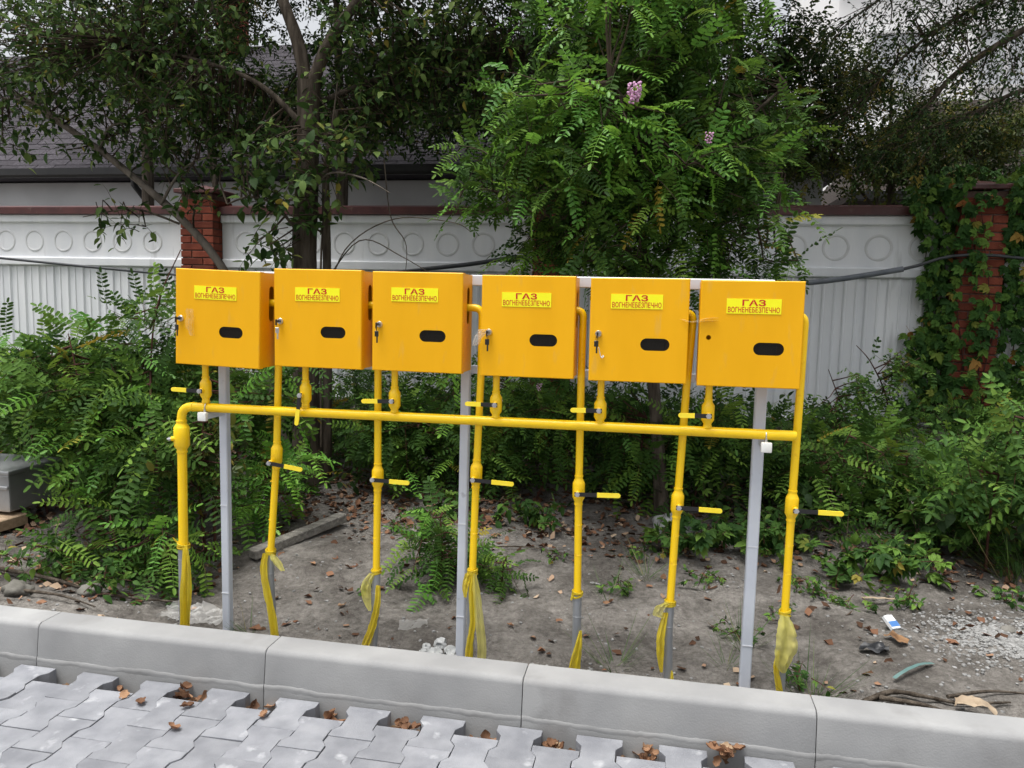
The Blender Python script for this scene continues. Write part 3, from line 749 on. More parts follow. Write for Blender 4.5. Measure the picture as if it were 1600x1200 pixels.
def build_manifold():
    root = empty('manifold_pipe', (-1.975, YM, -.17), 'long yellow horizontal gas pipe with elbow, feeding every cabinet', 'gas pipe')
    r = .0188
    path = [(-1.981, YM, .25), (-1.977, YM, .60), (-1.975, YM, .78)] + bend((-1.975, YM, .7), (-1.975, YM, .871), (-1.8, YM, .872), .055, 9) + [(-1.5, YM, .8725), (-.966, YM, .875), (-.3, YM, .877), (.40, YM, .8795), (.495, YM, .880), (.503, YM, .880), (.506, YM, .880)]
    n = len(path); rad = [.0195] * 3 + [r] * (n - 5) + [.0165, .008]
    MB().tube(path, rad, 18).build('pipe', 'pipe_yellow', root, 40)
    for (p, d) in (((-1.975, YM, .812), (0, 0, 1)), ((-1.918, YM, .8715), (1, 0, 0))): MB().torus(p, d, .0185, .0026, 20, 6).build('weld_bead', 'pipe_yellow', root, 60)
    v = MB(); v.lathe((-1.976, YM, .742), (0, 0, 1), valve_prof(.0200, .0325, .056), 22); vb = v.build('main_valve', 'pipe_yellow', root, 40)
    s = MB(); s.lathe((-1.995, YM - .022, .735), (-.75, -.66, 0), [(0, .010), (.012, .010), (.013, .0075), (.020, .0075)], 12); s.build('stem', 'pipe_yellow', vb, 40)
    s = MB(); s.lathe((-2.008, YM - .0335, .735), (-.75, -.66, 0), [(0, .009), (.008, .009), (.008, .005), (.013, .005), (.013, 0)], 6); s.build('nut', 'steel', vb)
    s = MB(); s.tube([(-1.981, YM, .25), (-1.982, YM, .12), (-1.988, YM, -.25)], [.0225, .0218, .0218], 16); s.torus((-1.9815, YM, .205), (0, 0, 1), .0215, .0018, 18, 5); s.build('sleeve', 'sleeve_grey', root, 40)
    # stubs rising into each cabinet
    ST = [(-1.859, .950), (-1.410, .952), (-1.029, .944), (-.615, .944), (-.210, .940), (.187, .950)]
    HN = [((-1.862, .945), (-1.991, .948)), ((-1.4165, .947), (-1.431, .824)), ((-1.028, .941), (-1.152, .9365)), ((-.612, .946), (-.729, .946)), ((-.212, .943), (-.319, .941)), ((.188, .943), (.079, .941))]
    for (x, z), (h, t) in zip(ST, HN):
        s = MB(); s.tube([(x, YM, .885), (x, YM, 1.09)], .0132, 14)
        so = s.build('stub_pipe', 'pipe_yellow', root, 40)
        s = MB(); s.lathe((x, YM, z), (0, 0, 1), [(q * .82, w) for q, w in valve_prof(.0138, .0235, .050)], 20); s.build('stub_valve', 'pipe_yellow', so, 40)
        MB().torus((x, YM, .8955), (0, 0, 1), .0145, .0032, 18, 6).build('weld_bead', 'pipe_yellow', so, 60)
        lever(so, (h[0], YM - .022, h[1]), (t[0], YM - .022, t[1]))
build_manifold()

RIS = [[(-1.553, 1.315), (-1.556, 1.046), (-1.569, .664), (-1.601, .243), (-1.590, -.20)],
       [(-1.1215, 1.315), (-1.119, 1.049), (-1.1185, .598), (-1.1235, .202), (-1.140, -.20)],
       [(-.6885, 1.315), (-.689, 1.053), (-.7015, .639), (-.710, .238), (-.716, -.20)],
       [(-.2915, 1.315), (-.2915, 1.056), (-.287, .601), (-.279, .185), (-.276, -.20)],
       [(.119, 1.315), (.107, 1.024), (.093, .577), (.083, .181), (.092, -.20)],
       [(.5165, 1.315), (.515, 1.042), (.511, .596), (.510, .185), (.512, -.20)]]
RH = [((-1.582, .648), (-1.432, .629)), ((-1.126, .607), (-.968, .604)), ((-.706, .634), (-.539, .628)), ((-.288, .605), (-.122, .611)), ((.099, .580), (.258, .579)), ((.521, .599), (.686, .600))]
RL = ['yellow outlet pipe leaning below the gap between first and second cabinets', 'yellow outlet pipe below the gap between second and third cabinets',
      'yellow outlet pipe right beside the middle grey post', 'yellow outlet pipe with elbow between fourth and fifth cabinets',
      'yellow leaning outlet pipe between fifth and sixth cabinets', 'rightmost yellow outlet pipe, at the end of the horizontal pipe']
def build_riser(i):
    P = RIS[i]; r = .0147
    pts = [Vector((x, YR, z)) for x, z in P]
    root = empty('outlet_pipe', (P[4][0], YR, -.17), RL[i], 'gas pipe', 'yellow outlet pipes')
    xb = CAB[i][1]; top = pts[0]
    el = bend((xb - .08, YR, 1.315), (top.x, YR, 1.315), (top.x, YR, 1.2), .030 if top.x - xb < .03 else .036, 8)
    path = [Vector((xb - .07, YR, 1.315))] + el + pts[1:4]
    MB().tube(path, r, 16).build('pipe', 'pipe_yellow', root, 40)
    # valve on the line between points 1 and 3 near point 2
    d = (pts[1] - pts[3]).normalized(); c = pts[2] + d * .012
    v = MB(); v.lathe(c, d, valve_prof(r, .0242, .046), 20); vb = v.build('valve', 'pipe_yellow', root, 40)
    (hx, hz), (tx, tz) = RH[i]; lever(vb, (hx, YR - .022, hz), (tx, YR - .022, tz))
    for k in range(2):
        q = pts[3] + d * (.13 + .14 * k + random.uniform(0, .05)); t = MB(); t.torus(q, d, r - .0006, .0016, 16, 5); t.build('weld_bead', 'pipe_yellow', root, 60)
    s = MB(); s.tube([pts[3] + d * .004, pts[3] - d * .09, pts[4]], [.0178, .0172, .0172], 16); s.torus(pts[3] - d * .085, d, .0172, .0016, 16, 5)
    s.build('sleeve', 'sleeve_grey', root, 40)
for i in range(6): build_riser(i)

# yellow tape tied round the pipe ends
def ribbon(mb, pts, widths, twists, cross=9, fold=.25, seed=0):
    pts = [Vector(p) for p in pts]
    fine = []; K = 6
    for i in range(len(pts) - 1):
        p0, p1, p2, p3 = [pts[max(0, min(len(pts) - 1, i + k))] for k in (-1, 0, 1, 2)]
        for s in range(K):
            t = s / K
            fine.append((.5 * ((2 * p1) + (p2 - p0) * t + (2 * p0 - 5 * p1 + 4 * p2 - p3) * t * t + (3 * p1 - p0 - 3 * p2 + p3) * t ** 3), widths[i] + (widths[i + 1] - widths[i]) * t, twists[i] + (twists[i + 1] - twists[i]) * t))
    fine.append((pts[-1], widths[-1], twists[-1]))
    vs = []
    for k, (p, w, tw) in enumerate(fine):
        a = Vector((math.cos(tw), math.sin(tw), 0)); b = Vector((-math.sin(tw), math.cos(tw), 0))
        for j in range(cross):
            u = j / (cross - 1) - .5
            w_ = w * 1.2; vs.append(p + a * (u * w_) * (1 + .18 * noise.noise(Vector((k * .7, seed, 0)))) + b * (fold * 1.5 * w * (.5 * math.cos(u * 11 + seed + k * .15) + .6 * noise.noise(Vector((k * .5, u * 4, seed))))) )
    fs = [(k * cross + j, k * cross + j + 1, (k + 1) * cross + j + 1, (k + 1) * cross + j) for k in range(len(fine) - 1) for j in range(cross - 1)]
    mb.add(vs, fs)
def build_tape(i, base, label, tails, pale=False):
    b = Vector(base); root = empty('yellow_tape', base, label, 'tape', 'yellow tape ties')
    kn = MB()
    for k in range(3): kn.torus(b + Vector((0, 0, -.006 + .008 * k)), (random.gauss(0, .12), random.gauss(0, .12), 1), .0195 if i else .0245, .0042, 18, 6)
    kn.build('knot', 'tape_yellow', root, 60)
    for n_, (pts, w, tw, mt_) in enumerate(tails):
        mb = MB(); ribbon(mb, [b + Vector(p) for p in pts], w, tw, seed=i * 3 + n_)
        me = mb.build('tail', mt_, root, 80)
YT = -.028
build_tape(0, (-1.980, YM, .262), 'yellow tape hanging long from the left supply pipe',
           [([(.018, -.02, .01), (.030, YT, -.05), (.034, YT, -.16), (.026, YT, -.27), (.008, YT, -.40), (.0, YT, -.46)], [.018, .022, .026, .030, .040, .05], [0, .3, .5, .2, .1, 0], 'tape_yellow'),
            ([(.016, -.018, .01), (.022, YT - .01, -.10), (.016, YT - .01, -.22), (.020, YT - .006, -.40)], [.015, .016, .02, .03], [0, -.4, .2, .3], 'tape_yellow'),
            ([(-.02, -.015, .02), (-.035, -.02, .04)], [.01, .006], [0, 0], 'tape_yellow')])
build_tape(1, (-1.601, YR, .250), 'yellow tape on the first outlet pipe, with a short flap to the right',
           [([(-.012, -.02, 0), (-.018, YT, -.07), (-.004, YT, -.17), (.018, YT, -.28), (.030, YT, -.40), (.024, YT, -.44)], [.022, .026, .028, .032, .030, .02], [0, .2, .3, .1, .2, 0], 'tape_yellow'),
            ([(.012, -.015, 0), (.040, -.03, -.025), (.072, -.035, -.065)], [.014, .036, .016], [.2, .3, .3], 'tape_pale')])
build_tape(2, (-1.1235, YR, .205), 'yellow tape on the second outlet pipe, pale bunch at left',
           [([(-.010, -.02, 0), (-.034, YT, -.05), (-.030, YT, -.11), (-.016, YT, -.16)], [.022, .036, .030, .008], [0, .2, .3, .1], 'tape_pale'),
            ([(.014, -.018, -.05), (.016, YT, -.12), (-.004, YT, -.22), (-.036, YT, -.31), (-.050, YT, -.36)], [.014, .022, .026, .030, .03], [.2, .4, .2, .1, 0], 'tape_yellow')])
build_tape(3, (-.710, YR, .242), 'yellow tape with two long tails beside the middle post',
           [([(-.012, -.02, 0), (-.022, YT, -.05), (-.022, YT, -.10)], [.022, .022, .008], [0, .2, .1], 'tape_yellow'),
            ([(.004, -.02, 0), (.006, YT, -.09), (.012, YT, -.20), (.0, YT, -.30), (-.004, YT, -.40)], [.018, .022, .02, .024, .034], [0, .3, .4, .2, 0], 'tape_yellow'),
            ([(.012, -.02, 0), (.026, YT, -.08), (.040, YT, -.20), (.052, YT, -.31), (.046, YT, -.41)], [.016, .026, .030, .030, .03], [0, .2, .3, .2, 0], 'tape_pale')])
build_tape(4, (-.279, YR, .190), 'yellow tape wrapped low round the sleeve of the fourth outlet pipe',
           [([(.020, -.022, -.14), (.014, YT, -.20), (.002, YT, -.28), (.0, YT, -.35)], [.006, .024, .038, .036], [.3, .2, .1, 0], 'tape_yellow'),
            ([(-.014, -.016, .01), (-.022, -.02, -.02)], [.012, .006], [0, 0], 'tape_yellow')])
build_tape(5, (.083, YR, .186), 'yellow tape on the fifth outlet pipe, bunched at its left side',
           [([(-.010, -.02, .01), (-.036, YT, -.005), (-.046, YT, -.04), (-.020, YT, -.05)], [.02, .034, .03, .01], [0, .2, .2, 0], 'tape_pale'),
            ([(-.016, -.02, -.03), (-.030, YT, -.12), (-.028, YT, -.20), (-.022, YT, -.27)], [.016, .026, .024, .008], [.1, .2, .3, .1], 'tape_yellow'),
            ([(.018, -.024, -.26), (.020, YT, -.30), (.022, YT, -.36)], [.004, .012, .02], [.1, .2, .1], 'tape_yellow')])
build_tape(6, (.510, YR, .190), 'pale yellow tape puffed like a small bag on the rightmost outlet pipe',
           [([(-.004, -.022, 0), (.004, YT - .012, -.05), (.008, YT - .018, -.12), (-.004, YT - .012, -.18), (.004, YT, -.225)], [.022, .056, .074, .052, .006], [0, .1, .1, .1, 0], 'tape_pale'),
            ([(-.016, -.02, -.14), (-.024, YT, -.20), (-.012, YT, -.27), (.004, YT, -.35)], [.010, .018, .022, .026], [.1, .3, .2, .1], 'tape_yellow')])

# clear plastic scraps at the locks
def scrap(name, base, label, pts, w, tw, mt_):
    b = Vector(base); root = empty(name, base, label, 'plastic scrap', 'clear plastic scraps on the cabinets')
    for n_, p in enumerate(pts):
        mb = MB(); ribbon(mb, [b + Vector(q) for q in p], w[n_], tw[n_], cross=6, fold=.5, seed=n_ + b.x * 9); mb.build('film', mt_, root, 80)
scrap('plastic_scrap', (-.635, YB, 1.226), 'white crinkled plastic scrap tied to the lock of the fourth cabinet',
      [[(.002, -.02, .006), (-.02, -.024, .0), (-.038, -.02, -.024), (-.048, -.014, -.05)], [(.0, -.02, .004), (-.03, -.028, -.012), (-.052, -.016, -.052)], [(.0, -.022, .008), (-.022, -.03, .010), (-.036, -.02, -.004)]],
      [[.02, .03, .024, .02], [.014, .03, .012], [.016, .022, .01]], [[0, .3, .5, .2], [.4, .2, .1], [0, .2, .1]], 'film_clear')
scrap('plastic_scrap', (-1.895, YB, 1.225), 'smear of clear tape right of the lock on the leftmost cabinet',
      [[(.010, -.004, .06), (.020, -.005, .03), (.012, -.005, -.01), (.022, -.004, -.05)]], [[.02, .03, .03, .02]], [[0, .1, .1, 0]], 'film_faint')
scrap('plastic_scrap', (.120, YB, 1.290), 'twisted clear tape bridging the gap before the rightmost cabinet',
      [[(-.045, -.004, .004), (-.01, -.008, -.006), (.02, -.008, -.002), (.075, -.005, .002)], [(-.01, -.006, -.006), (.04, -.006, .008), (.075, -.005, .012)]], [[.008, .02, .018, .02], [.01, .014, .02]], [[0, .3, .2, 0], [0, .1, 0]], 'film_faint')
def string_tail():
    root = MB(); x, z = -.222, 1.233
    root.tube([(x + .004, YB - .022, z - .05), (x + .008, YB - .012, z - .07), (x + .012, YB - .006, z - .085)], .0015, 6)
    root.tube([(x + .012, YB - .006, z - .085), (x + .018, YB - .006, z - .088), (x + .022, YB - .006, z - .084), (x + .018, YB - .006, z - .080)], .003, 6)
    o = root.build('string', 'cap_white'); tag(o, 'short pale string dangling from the lock of the fifth cabinet', 'string')
string_tail()
#VEG#
# ------------------------------------------------------------------ leaves
def leaflet(l, w, blunt=.5, fold=.12, droop=.1):
    """two quads folded along the midrib; +Y along the leaflet, Z up"""
    a, b = (.22, .80) if blunt > .7 else (.28, .68)
    w1, w2 = (w * .46, w * .44) if blunt > .7 else (w * .46, w * .38)
    z = lambda t: -droop * l * t * t
    vs = [(0, 0, 0), (w1, a * l, z(a) + fold * w), (w2, b * l, z(b) + fold * w * .9), (0, l, z(1)), (-w2, b * l, z(b) + fold * w * .9), (-w1, a * l, z(a) + fold * w)]
    return np.array(vs, float), np.array([(0, 1, 2, 3), (0, 3, 4, 5)])
def comp(parts):
    vs, fs, k = [], [], 0
    for v, f in parts: vs.append(v); fs.append(f + k); k += len(v)
    return np.vstack(vs), np.vstack(fs)
def rotz(v, a): c, s = math.cos(a), math.sin(a); return v @ np.array([[c, s, 0], [-s, c, 0], [0, 0, 1]])
def rotx(v, a): c, s = math.cos(a), math.sin(a); return v @ np.array([[1, 0, 0], [0, c, s], [0, -s, c]])
def roty(v, a): c, s = math.cos(a), math.sin(a); return v @ np.array([[c, 0, -s], [0, 1, 0], [s, 0, c]])
def frond(pairs, L, ll, lw, droop, seed, blunt=.9):
    rd = random.Random(seed); ps = []
    zc = lambda t: -droop * L * t * t
    N = 5; rv = []
    for k in range(N + 1):
        t = k / N; w = .0016 * (1 - .6 * t); rv += [(-w, t * L, zc(t)), (w, t * L, zc(t))]
    ps.append((np.array(rv), np.array([(2 * k, 2 * k + 1, 2 * k + 3, 2 * k + 2) for k in range(N)])))
    for k in range(pairs):
        t = .18 + .78 * k / (pairs - 1); sz = (1 - .25 * abs(t - .5)) * rd.uniform(.88, 1.1)
        for s in (-1, 1):
            v, f = leaflet(ll * sz, lw * sz, blunt, .10, .12)
            v = roty(v, s * rd.uniform(-.05, .35)); v = rotx(v, rd.uniform(-.30, .05)); v = rotz(v, -s * (math.pi / 2 - rd.uniform(.12, .38)))
            ps.append((v + np.array([0, t * L + rd.uniform(-.004, .004), zc(t)]), f))
    v, f = leaflet(ll, lw, blunt); ps.append((rotx(v, -droop * 1.2) + np.array([0, L, zc(1)]), f))
    return comp(ps)
def palm(n, l, w, seed, spread=2.3):
    rd = random.Random(seed); ps = []
    pv = np.array([(-.0015, -.06, -.01), (.0015, -.06, -.01), (.0015, 0, 0), (-.0015, 0, 0)]); ps.append((pv, np.array([(0, 1, 2, 3)])))
    for k in range(n):
        a = -spread / 2 + spread * k / (n - 1) if n > 1 else 0
        s = (1 - .28 * abs(a) / (spread / 2)) * rd.uniform(.9, 1.08)
        v, f = leaflet(l * s, w * s, .5, .14, .22); v = rotx(v, rd.uniform(-.35, 0.05)); ps.append((rotz(v, a), f))
    return comp(ps)
def broad(l, w, seed, droop=.25):
    """six quads: an ovate leaf with petiole, curled and folded"""
    rd = random.Random(seed); st = [(0, .0), (.12, .62), (.35, 1.0), (.62, .82), (.85, .40), (1.0, .02)]
    vs, fs = [], []
    for t, q in st:
        z = -droop * l * t * t; h = w / 2 * q
        vs += [(-h, t * l, z + .22 * h), (0, t * l, z), (h, t * l, z + .22 * h)]
    for k in range(len(st) - 1):
        for j in (0, 1): a = k * 3 + j; fs.append((a, a + 1, a + 4, a + 3))
    vs = np.array(vs, float); vs[:, 1] += .012
    pv = np.array([(-.0011, 0, 0), (.0011, 0, 0), (.0011, .014, 0), (-.0011, .014, 0)])
    return comp([(pv, np.array([(0, 1, 2, 3)])), (vs, np.array(fs))])
def simple(l, w, seed):
    rd = random.Random(seed); v, f = leaflet(l, w, .5, rd.uniform(.05, .2), rd.uniform(.05, .3)); return v, f
def spray(n, L, l, w, seed):
    """short twiglet with simple leaves on both sides (small-leaved tree)"""
    rd = random.Random(seed); ps = [(np.array([(-.0014, 0, 0), (.0014, 0, 0), (.0007, L, -.03 * L), (-.0007, L, -.03 * L)]), np.array([(0, 1, 2, 3)]))]
    for k in range(n):
        t = (k + .6) / n; s = 1 if k % 2 else -1; v, f = leaflet(l * rd.uniform(.75, 1.1), w * rd.uniform(.8, 1.1), .5, .12, .15)
        v = roty(v, rd.uniform(-.5, .5)); v = rotx(v, rd.uniform(-.6, .2)); v = rotz(v, -s * rd.uniform(.5, 1.2)); ps.append((v + np.array([0, t * L, -.03 * L * t]), f))
    return comp(ps)
def blade(l, w, seed):
    rd = random.Random(seed); c = rd.uniform(.3, 1.1); vs = []
    for k in range(5):
        t = k / 4; a = c * t; h = w / 2 * (1 - t) ** .7; y = l * math.sin(a) / max(c, .1) ; z = l * (math.sin(c) if False else t) * math.cos(a * .6)
        vs += [(-h, y, z), (h, y, z)]
    return np.array(vs), np.array([(2 * k, 2 * k + 1, 2 * k + 3, 2 * k + 2) for k in range(4)])
def dryleaf(l, w, seed):
    """curled, cupped dead leaf with a wavy lobed edge"""
    rd = random.Random(seed); n = 8; m_ = 5; vs = []
    cl, cw, ph = rd.uniform(.6, 1.9), rd.uniform(.3, .9), rd.uniform(0, 6); tw = rd.uniform(-.8, .8)
    for k in range(n):
        t = k / (n - 1); h = w / 2 * (math.sin(math.pi * min(.98, .05 + t * .93)) ** .8) * (1 + .22 * math.sin(t * 15 + ph))
        a = cl * (t - .5); y = l * math.sin(a) / cl + l * .45; z = l * (1 - math.cos(a)) / cl
        for j in range(m_):
            u = j / (m_ - 1) * 2 - 1; b = cw * u
            x = h * math.sin(b) / cw; zz = z + h * (1 - math.cos(b)) / cw * 1.6 + .05 * l * math.sin(u * 4 + t * 9 + ph) + tw * u * h * (t - .5)
            vs.append((x, y, zz))
    fs = [(k * m_ + j, k * m_ + j + 1, (k + 1) * m_ + j + 1, (k + 1) * m_ + j) for k in range(n - 1) for j in range(m_ - 1)]
    return np.array(vs), np.array(fs)

def flake(l, w, seed):
    rd = random.Random(seed); h = w / 2; z = lambda: rd.uniform(-.1, .25) * l
    return np.array([(-.1 * h, 0, 0), (h, .35 * l, z()), (.7 * h, .75 * l, z()), (0, l, z()), (-.8 * h, .7 * l, z()), (-h, .3 * l, z())]), np.array([(0, 1, 2, 3), (0, 3, 4, 5)])
TPL = {
    'frond': [frond(8, .21, .040, .0165, .18, 1), frond(7, .18, .037, .016, .32, 2), frond(9, .24, .041, .0165, .25, 3), frond(6, .15, .036, .0155, .12, 4), frond(8, .20, .038, .0160, .50, 5)],
    'elm': [broad(.070, .040, 1), broad(.080, .046, 2, .35), broad(.060, .036, 3, .1), simple(.066, .036, 4), simple(.055, .03, 5)],
    'spray': [spray(9, .22, .050, .026, 1), spray(8, .20, .052, .028, 2), spray(10, .25, .048, .024, 3)],
    'fine': [spray(8, .22, .030, .013, 1), spray(7, .20, .028, .012, 2)],
    'creeper': [palm(5, .085, .044, 1), palm(5, .095, .048, 2), palm(5, .075, .040, 3, 2.0), palm(3, .08, .046, 4, 1.6)],
    'weed': [palm(5, .060, .026, 1, 2.6), broad(.075, .042, 2), broad(.06, .034, 3, .4), palm(3, .055, .028, 4, 1.7), simple(.06, .03, 5)],
    'ash': [frond(4, .16, .062, .027, .2, 7, .5), frond(3, .13, .066, .030, .3, 8, .5)],
    'rose': [frond(3, .09, .032, .019, .15, 9, .9), frond(3, .08, .030, .018, .3, 10, .9)],
    'grass': [blade(.16, .005, 1), blade(.22, .005, 2), blade(.12, .0045, 3), blade(.28, .006, 4)],
    'dry': [dryleaf(.075, .05, k) for k in range(6)],
    'flake': [flake(.035, .022, 20 + k) for k in range(4)],
}
TMESH = {}
def quads_to_mesh(name, V, F, tint=None, material=None):
    me = bpy.data.meshes.new(name); nv, nf = len(V), len(F)
    me.vertices.add(nv); me.vertices.foreach_set('co', np.ascontiguousarray(V, dtype=np.float32).ravel())
    me.loops.add(nf * 4); me.loops.foreach_set('vertex_index', np.ascontiguousarray(F, dtype=np.int32).ravel())
    me.polygons.add(nf); me.polygons.foreach_set('loop_start', np.arange(0, nf * 4, 4, dtype=np.int32))
    try: me.polygons.foreach_set('loop_total', np.full(nf, 4, dtype=np.int32))
    except Exception: pass
    me.update(calc_edges=True)
    a = me.attributes.new('tint', 'FLOAT', 'POINT'); a.data.foreach_set('value', np.ascontiguousarray(tint if tint is not None else np.zeros(nv), dtype=np.float32))
    if material: me.materials.append(MATS[material])
    me.polygons.foreach_set('use_smooth', np.ones(nf, dtype=bool))
    return me
def leaf_mesh(kind, k, material):
    key = (kind, k, material)
    if key not in TMESH: TMESH[key] = quads_to_mesh('leaf', *TPL[kind][k], None, material)
    return TMESH[key]

_r3 = np.array([rr, uu, FWD]).astype(float)
def screen(P):
    q = (np.asarray(P) - np.array([0, 0, CAM_H])) @ _r3.T
    return q[:, 0] / q[:, 2] * F_PX + 800, 600 - q[:, 1] / q[:, 2] * F_PX, q[:, 2]

class Leaves:
    """collects leaves, then links the best seen ones as objects and joins the rest"""
    def __init__(self): self.P = []; self.D = []; self.N = []; self.S = []; self.K = []; self.M = []
    def add(self, p, d, n, s, kind, mat_):
        self.P.append(p); self.D.append(d); self.N.append(n); self.S.append(s); self.K.append((kind, random.randrange(len(TPL[kind])))); self.M.append(mat_)
    def build(self, parent, single=0, part='leaf', rest='foliage'):
        n = len(self.P)
        if not n: return
        P = np.array([tuple(p) for p in self.P], float); D = np.array([tuple(p) for p in self.D], float); U = np.array([tuple(p) for p in self.N], float); S = np.array(self.S)
        D /= np.linalg.norm(D, axis=1)[:, None] + 1e-9
        X = np.cross(D, U); ln = np.linalg.norm(X, axis=1); X[ln < 1e-4] = (1, 0, 0); X /= np.linalg.norm(X, axis=1)[:, None]
        Z = np.cross(X, D)
        Rm = np.stack([X, D, Z], 2)                        # columns: local axes
        o = np.array(org(parent))
        sx, sy, dep = screen(P)
        inside = (sx > -20) & (sx < 1620) & (sy > -20) & (sy < 1220) & (dep > .3)
        score = np.where(inside, dep, 1e6); order = np.argsort(score)
        pick = [i for i in order[:single] if inside[i]]
        ps = set(pick)
        for i in pick:
            kd, k = self.K[i]; me = leaf_mesh(kd, k, self.M[i])
            M3 = Matrix(Rm[i].tolist()); inst(part, me, parent, P[i], M3.to_quaternion(), (S[i],) * 3)
        groups = {}
        for i in range(n):
            if i not in ps: groups.setdefault((self.K[i], self.M[i]), []).append(i)
        bymat = {}
        for (kk, mt_), idx in groups.items(): bymat.setdefault(mt_, []).append((kk, idx))
        for mt_, lst in bymat.items():
            Vs, Fs, Ts, off = [], [], [], 0
            for (kd, k), idx in lst:
                V, F = TPL[kd][k]; idx = np.array(idx)
                W = np.einsum('nij,vj->nvi', Rm[idx], V) * S[idx][:, None, None] + P[idx][:, None, :] - o
                m_, nv = len(idx), len(V)
                Vs.append(W.reshape(-1, 3)); Fs.append((F[None] + (np.arange(m_) * nv)[:, None, None] + off).reshape(-1, 4)); Ts.append(np.repeat(rng.random(m_), nv)); off += m_ * nv
            me = quads_to_mesh(rest, np.vstack(Vs), np.vstack(Fs), np.concatenate(Ts), mt_)
            ob = bpy.data.objects.new(rest, me); COL.objects.link(ob); ob['kind'] = 'stuff'
            if parent is not None: ob.parent = parent

def rvec(): 
    while True:
        v = Vector((random.uniform(-1, 1), random.uniform(-1, 1), random.uniform(-1, 1)))
        if .05 < v.length < 1: return v.normalized()
def curve(p, d, L, n, sag=0.0, wob=.12):
    p, d = Vector(p), Vector(d).normalized(); pts = [p.copy()]
    for k in range(n):
        d = (d + rvec() * wob + Vector((0, 0, -sag)) / n).normalized(); p = p + d * (L / n); pts.append(p.copy())
    return pts
def leafy_twig(lv, wood, p, d, L, n, kind, mat_, s=1.0, sag=.5, r=.004, tip=None, tipmat=None, hang=.35, face=-.25):
    pts = curve(p, d, L, 5, sag)
    wood.tube(pts, [r, r * .85, r * .7, r * .55, r * .4, r * .2], 4, False)
    for k in range(n):
        t = .12 + .88 * (k + random.uniform(0, .7)) / n; q = min(4.999, t * 5); i = int(q); f = q - i
        pos = pts[i].lerp(pts[i + 1], f); ax = (pts[i + 1] - pts[i]).normalized()
        a = k * 2.4 + random.uniform(-.5, .5); x, y = frame(ax); side = x * math.cos(a) + y * math.sin(a)
        dr = (side * 1.0 + ax * random.uniform(.3, .8) + Vector((0, 0, -hang * random.uniform(.2, 1.3)))).normalized()
        nn = (Vector((0, 0, 1)) + rvec() * .55 + Vector((0, face, 0))).normalized()
        mm = mat_ if not (tipmat and t > .72) else tipmat
        lv.add(pos, dr, nn, s * random.uniform(.75, 1.15), kind, mm)

def in_blob(b, shell=.45):
    c = Vector(b[:3]); u = rvec() * (random.random() ** shell); return c + Vector((u.x * b[3], u.y * b[4], u.z * b[5])), u
def crown(lv, wood, blobs, per, kind, mat_, limbs, s=1.0, L=(.22, .42), n=(5, 9), sag=.5, tipmat=None, tipfrac=0, hang=.35, link=True, r=.0035):
    """per: twigs per cubic-ish unit (weighted by blob area)"""
    for b in blobs:
        cnt = max(2, int(per * (b[3] * b[5] + b[3] * b[4] * .5 + b[4] * b[5] * .5)))
        for _ in range(cnt):
            p, u = in_blob(b); out = Vector((u.x, u.y, u.z * .7 + .15)); d = (out + rvec() * .7).normalized()
            ln = random.uniform(*L); st = p - d * ln * .5
            tm = tipmat if (tipmat and random.random() < tipfrac and u.y < .2) else None
            leafy_twig(lv, wood, st, d, ln, random.randint(*n), kind, mat_, s, sag, r, tipmat=tm, hang=hang)
            if link and limbs and random.random() < .55:
                q = min(limbs, key=lambda l: (l - st).length_squared)
                mid = (q + st) / 2 + rvec() * .06 * (q - st).length
                if (q - st).length < 1.6: wood.tube([q, mid, st], [r * 2.2, r * 1.6, r], 4, False)

def limb(parent, pts, r0, r1, material='bark', name='limb', n=9, rough=.10):
    """tapered, slightly knobbly limb through control points"""
    P = [Vector(p) for p in pts]; fine = []
    for i in range(len(P) - 1):
        p0, p1, p2, p3 = [P[max(0, min(len(P) - 1, i + k))] for k in (-1, 0, 1, 2)]
        for s in range(6):
            t = s / 6; fine.append(.5 * ((2 * p1) + (p2 - p0) * t + (2 * p0 - 5 * p1 + 4 * p2 - p3) * t * t + (3 * p1 - p0 - 3 * p2 + p3) * t ** 3))
    fine.append(P[-1]); m_ = len(fine)
    rad = [(r0 + (r1 - r0) * k / (m_ - 1)) * (1 + rough * noise.noise(Vector((k * .9, r0 * 50, P[0].x)))) for k in range(m_)]
    mb = MB(); mb.tube(fine, rad, n); o = mb.build(name, material, parent, 80)
    return fine
def trunk_mesh(parent, pts, rads, material='bark', n=28):
    """trunk with vertical bark ridges as real relief"""
    P = [Vector(p) for p in pts]; fine = []; rad = []
    for i in range(len(P) - 1):
        for s in range(14):
            t = s / 14; fine.append(P[i].lerp(P[i + 1], t)); rad.append(rads[i] + (rads[i + 1] - rads[i]) * t)
    fine.append(P[-1]); rad.append(rads[-1])
    vs = []
    for q, r in zip(fine, rad):
        for k in range(n):
            a = 2 * math.pi * k / n
            rg = 1 + .10 * noise.noise(Vector((math.cos(a) * 4.5, math.sin(a) * 4.5, q.z * 1.3))) + .07 * noise.noise(Vector((math.cos(a) * 11, math.sin(a) * 11, q.z * 5)))
            vs.append(q + Vector((math.cos(a), math.sin(a), 0)) * r * rg)
    m_ = len(fine); fs = [(i * n + k, i * n + (k + 1) % n, (i + 1) * n + (k + 1) % n, (i + 1) * n + k) for i in range(m_ - 1) for k in range(n)]
    fs += [tuple(range(n)), tuple(range((m_ - 1) * n, m_ * n))]
    mb = MB(); mb.add(vs, fs); mb.build('trunk', material, parent, 70); return fine

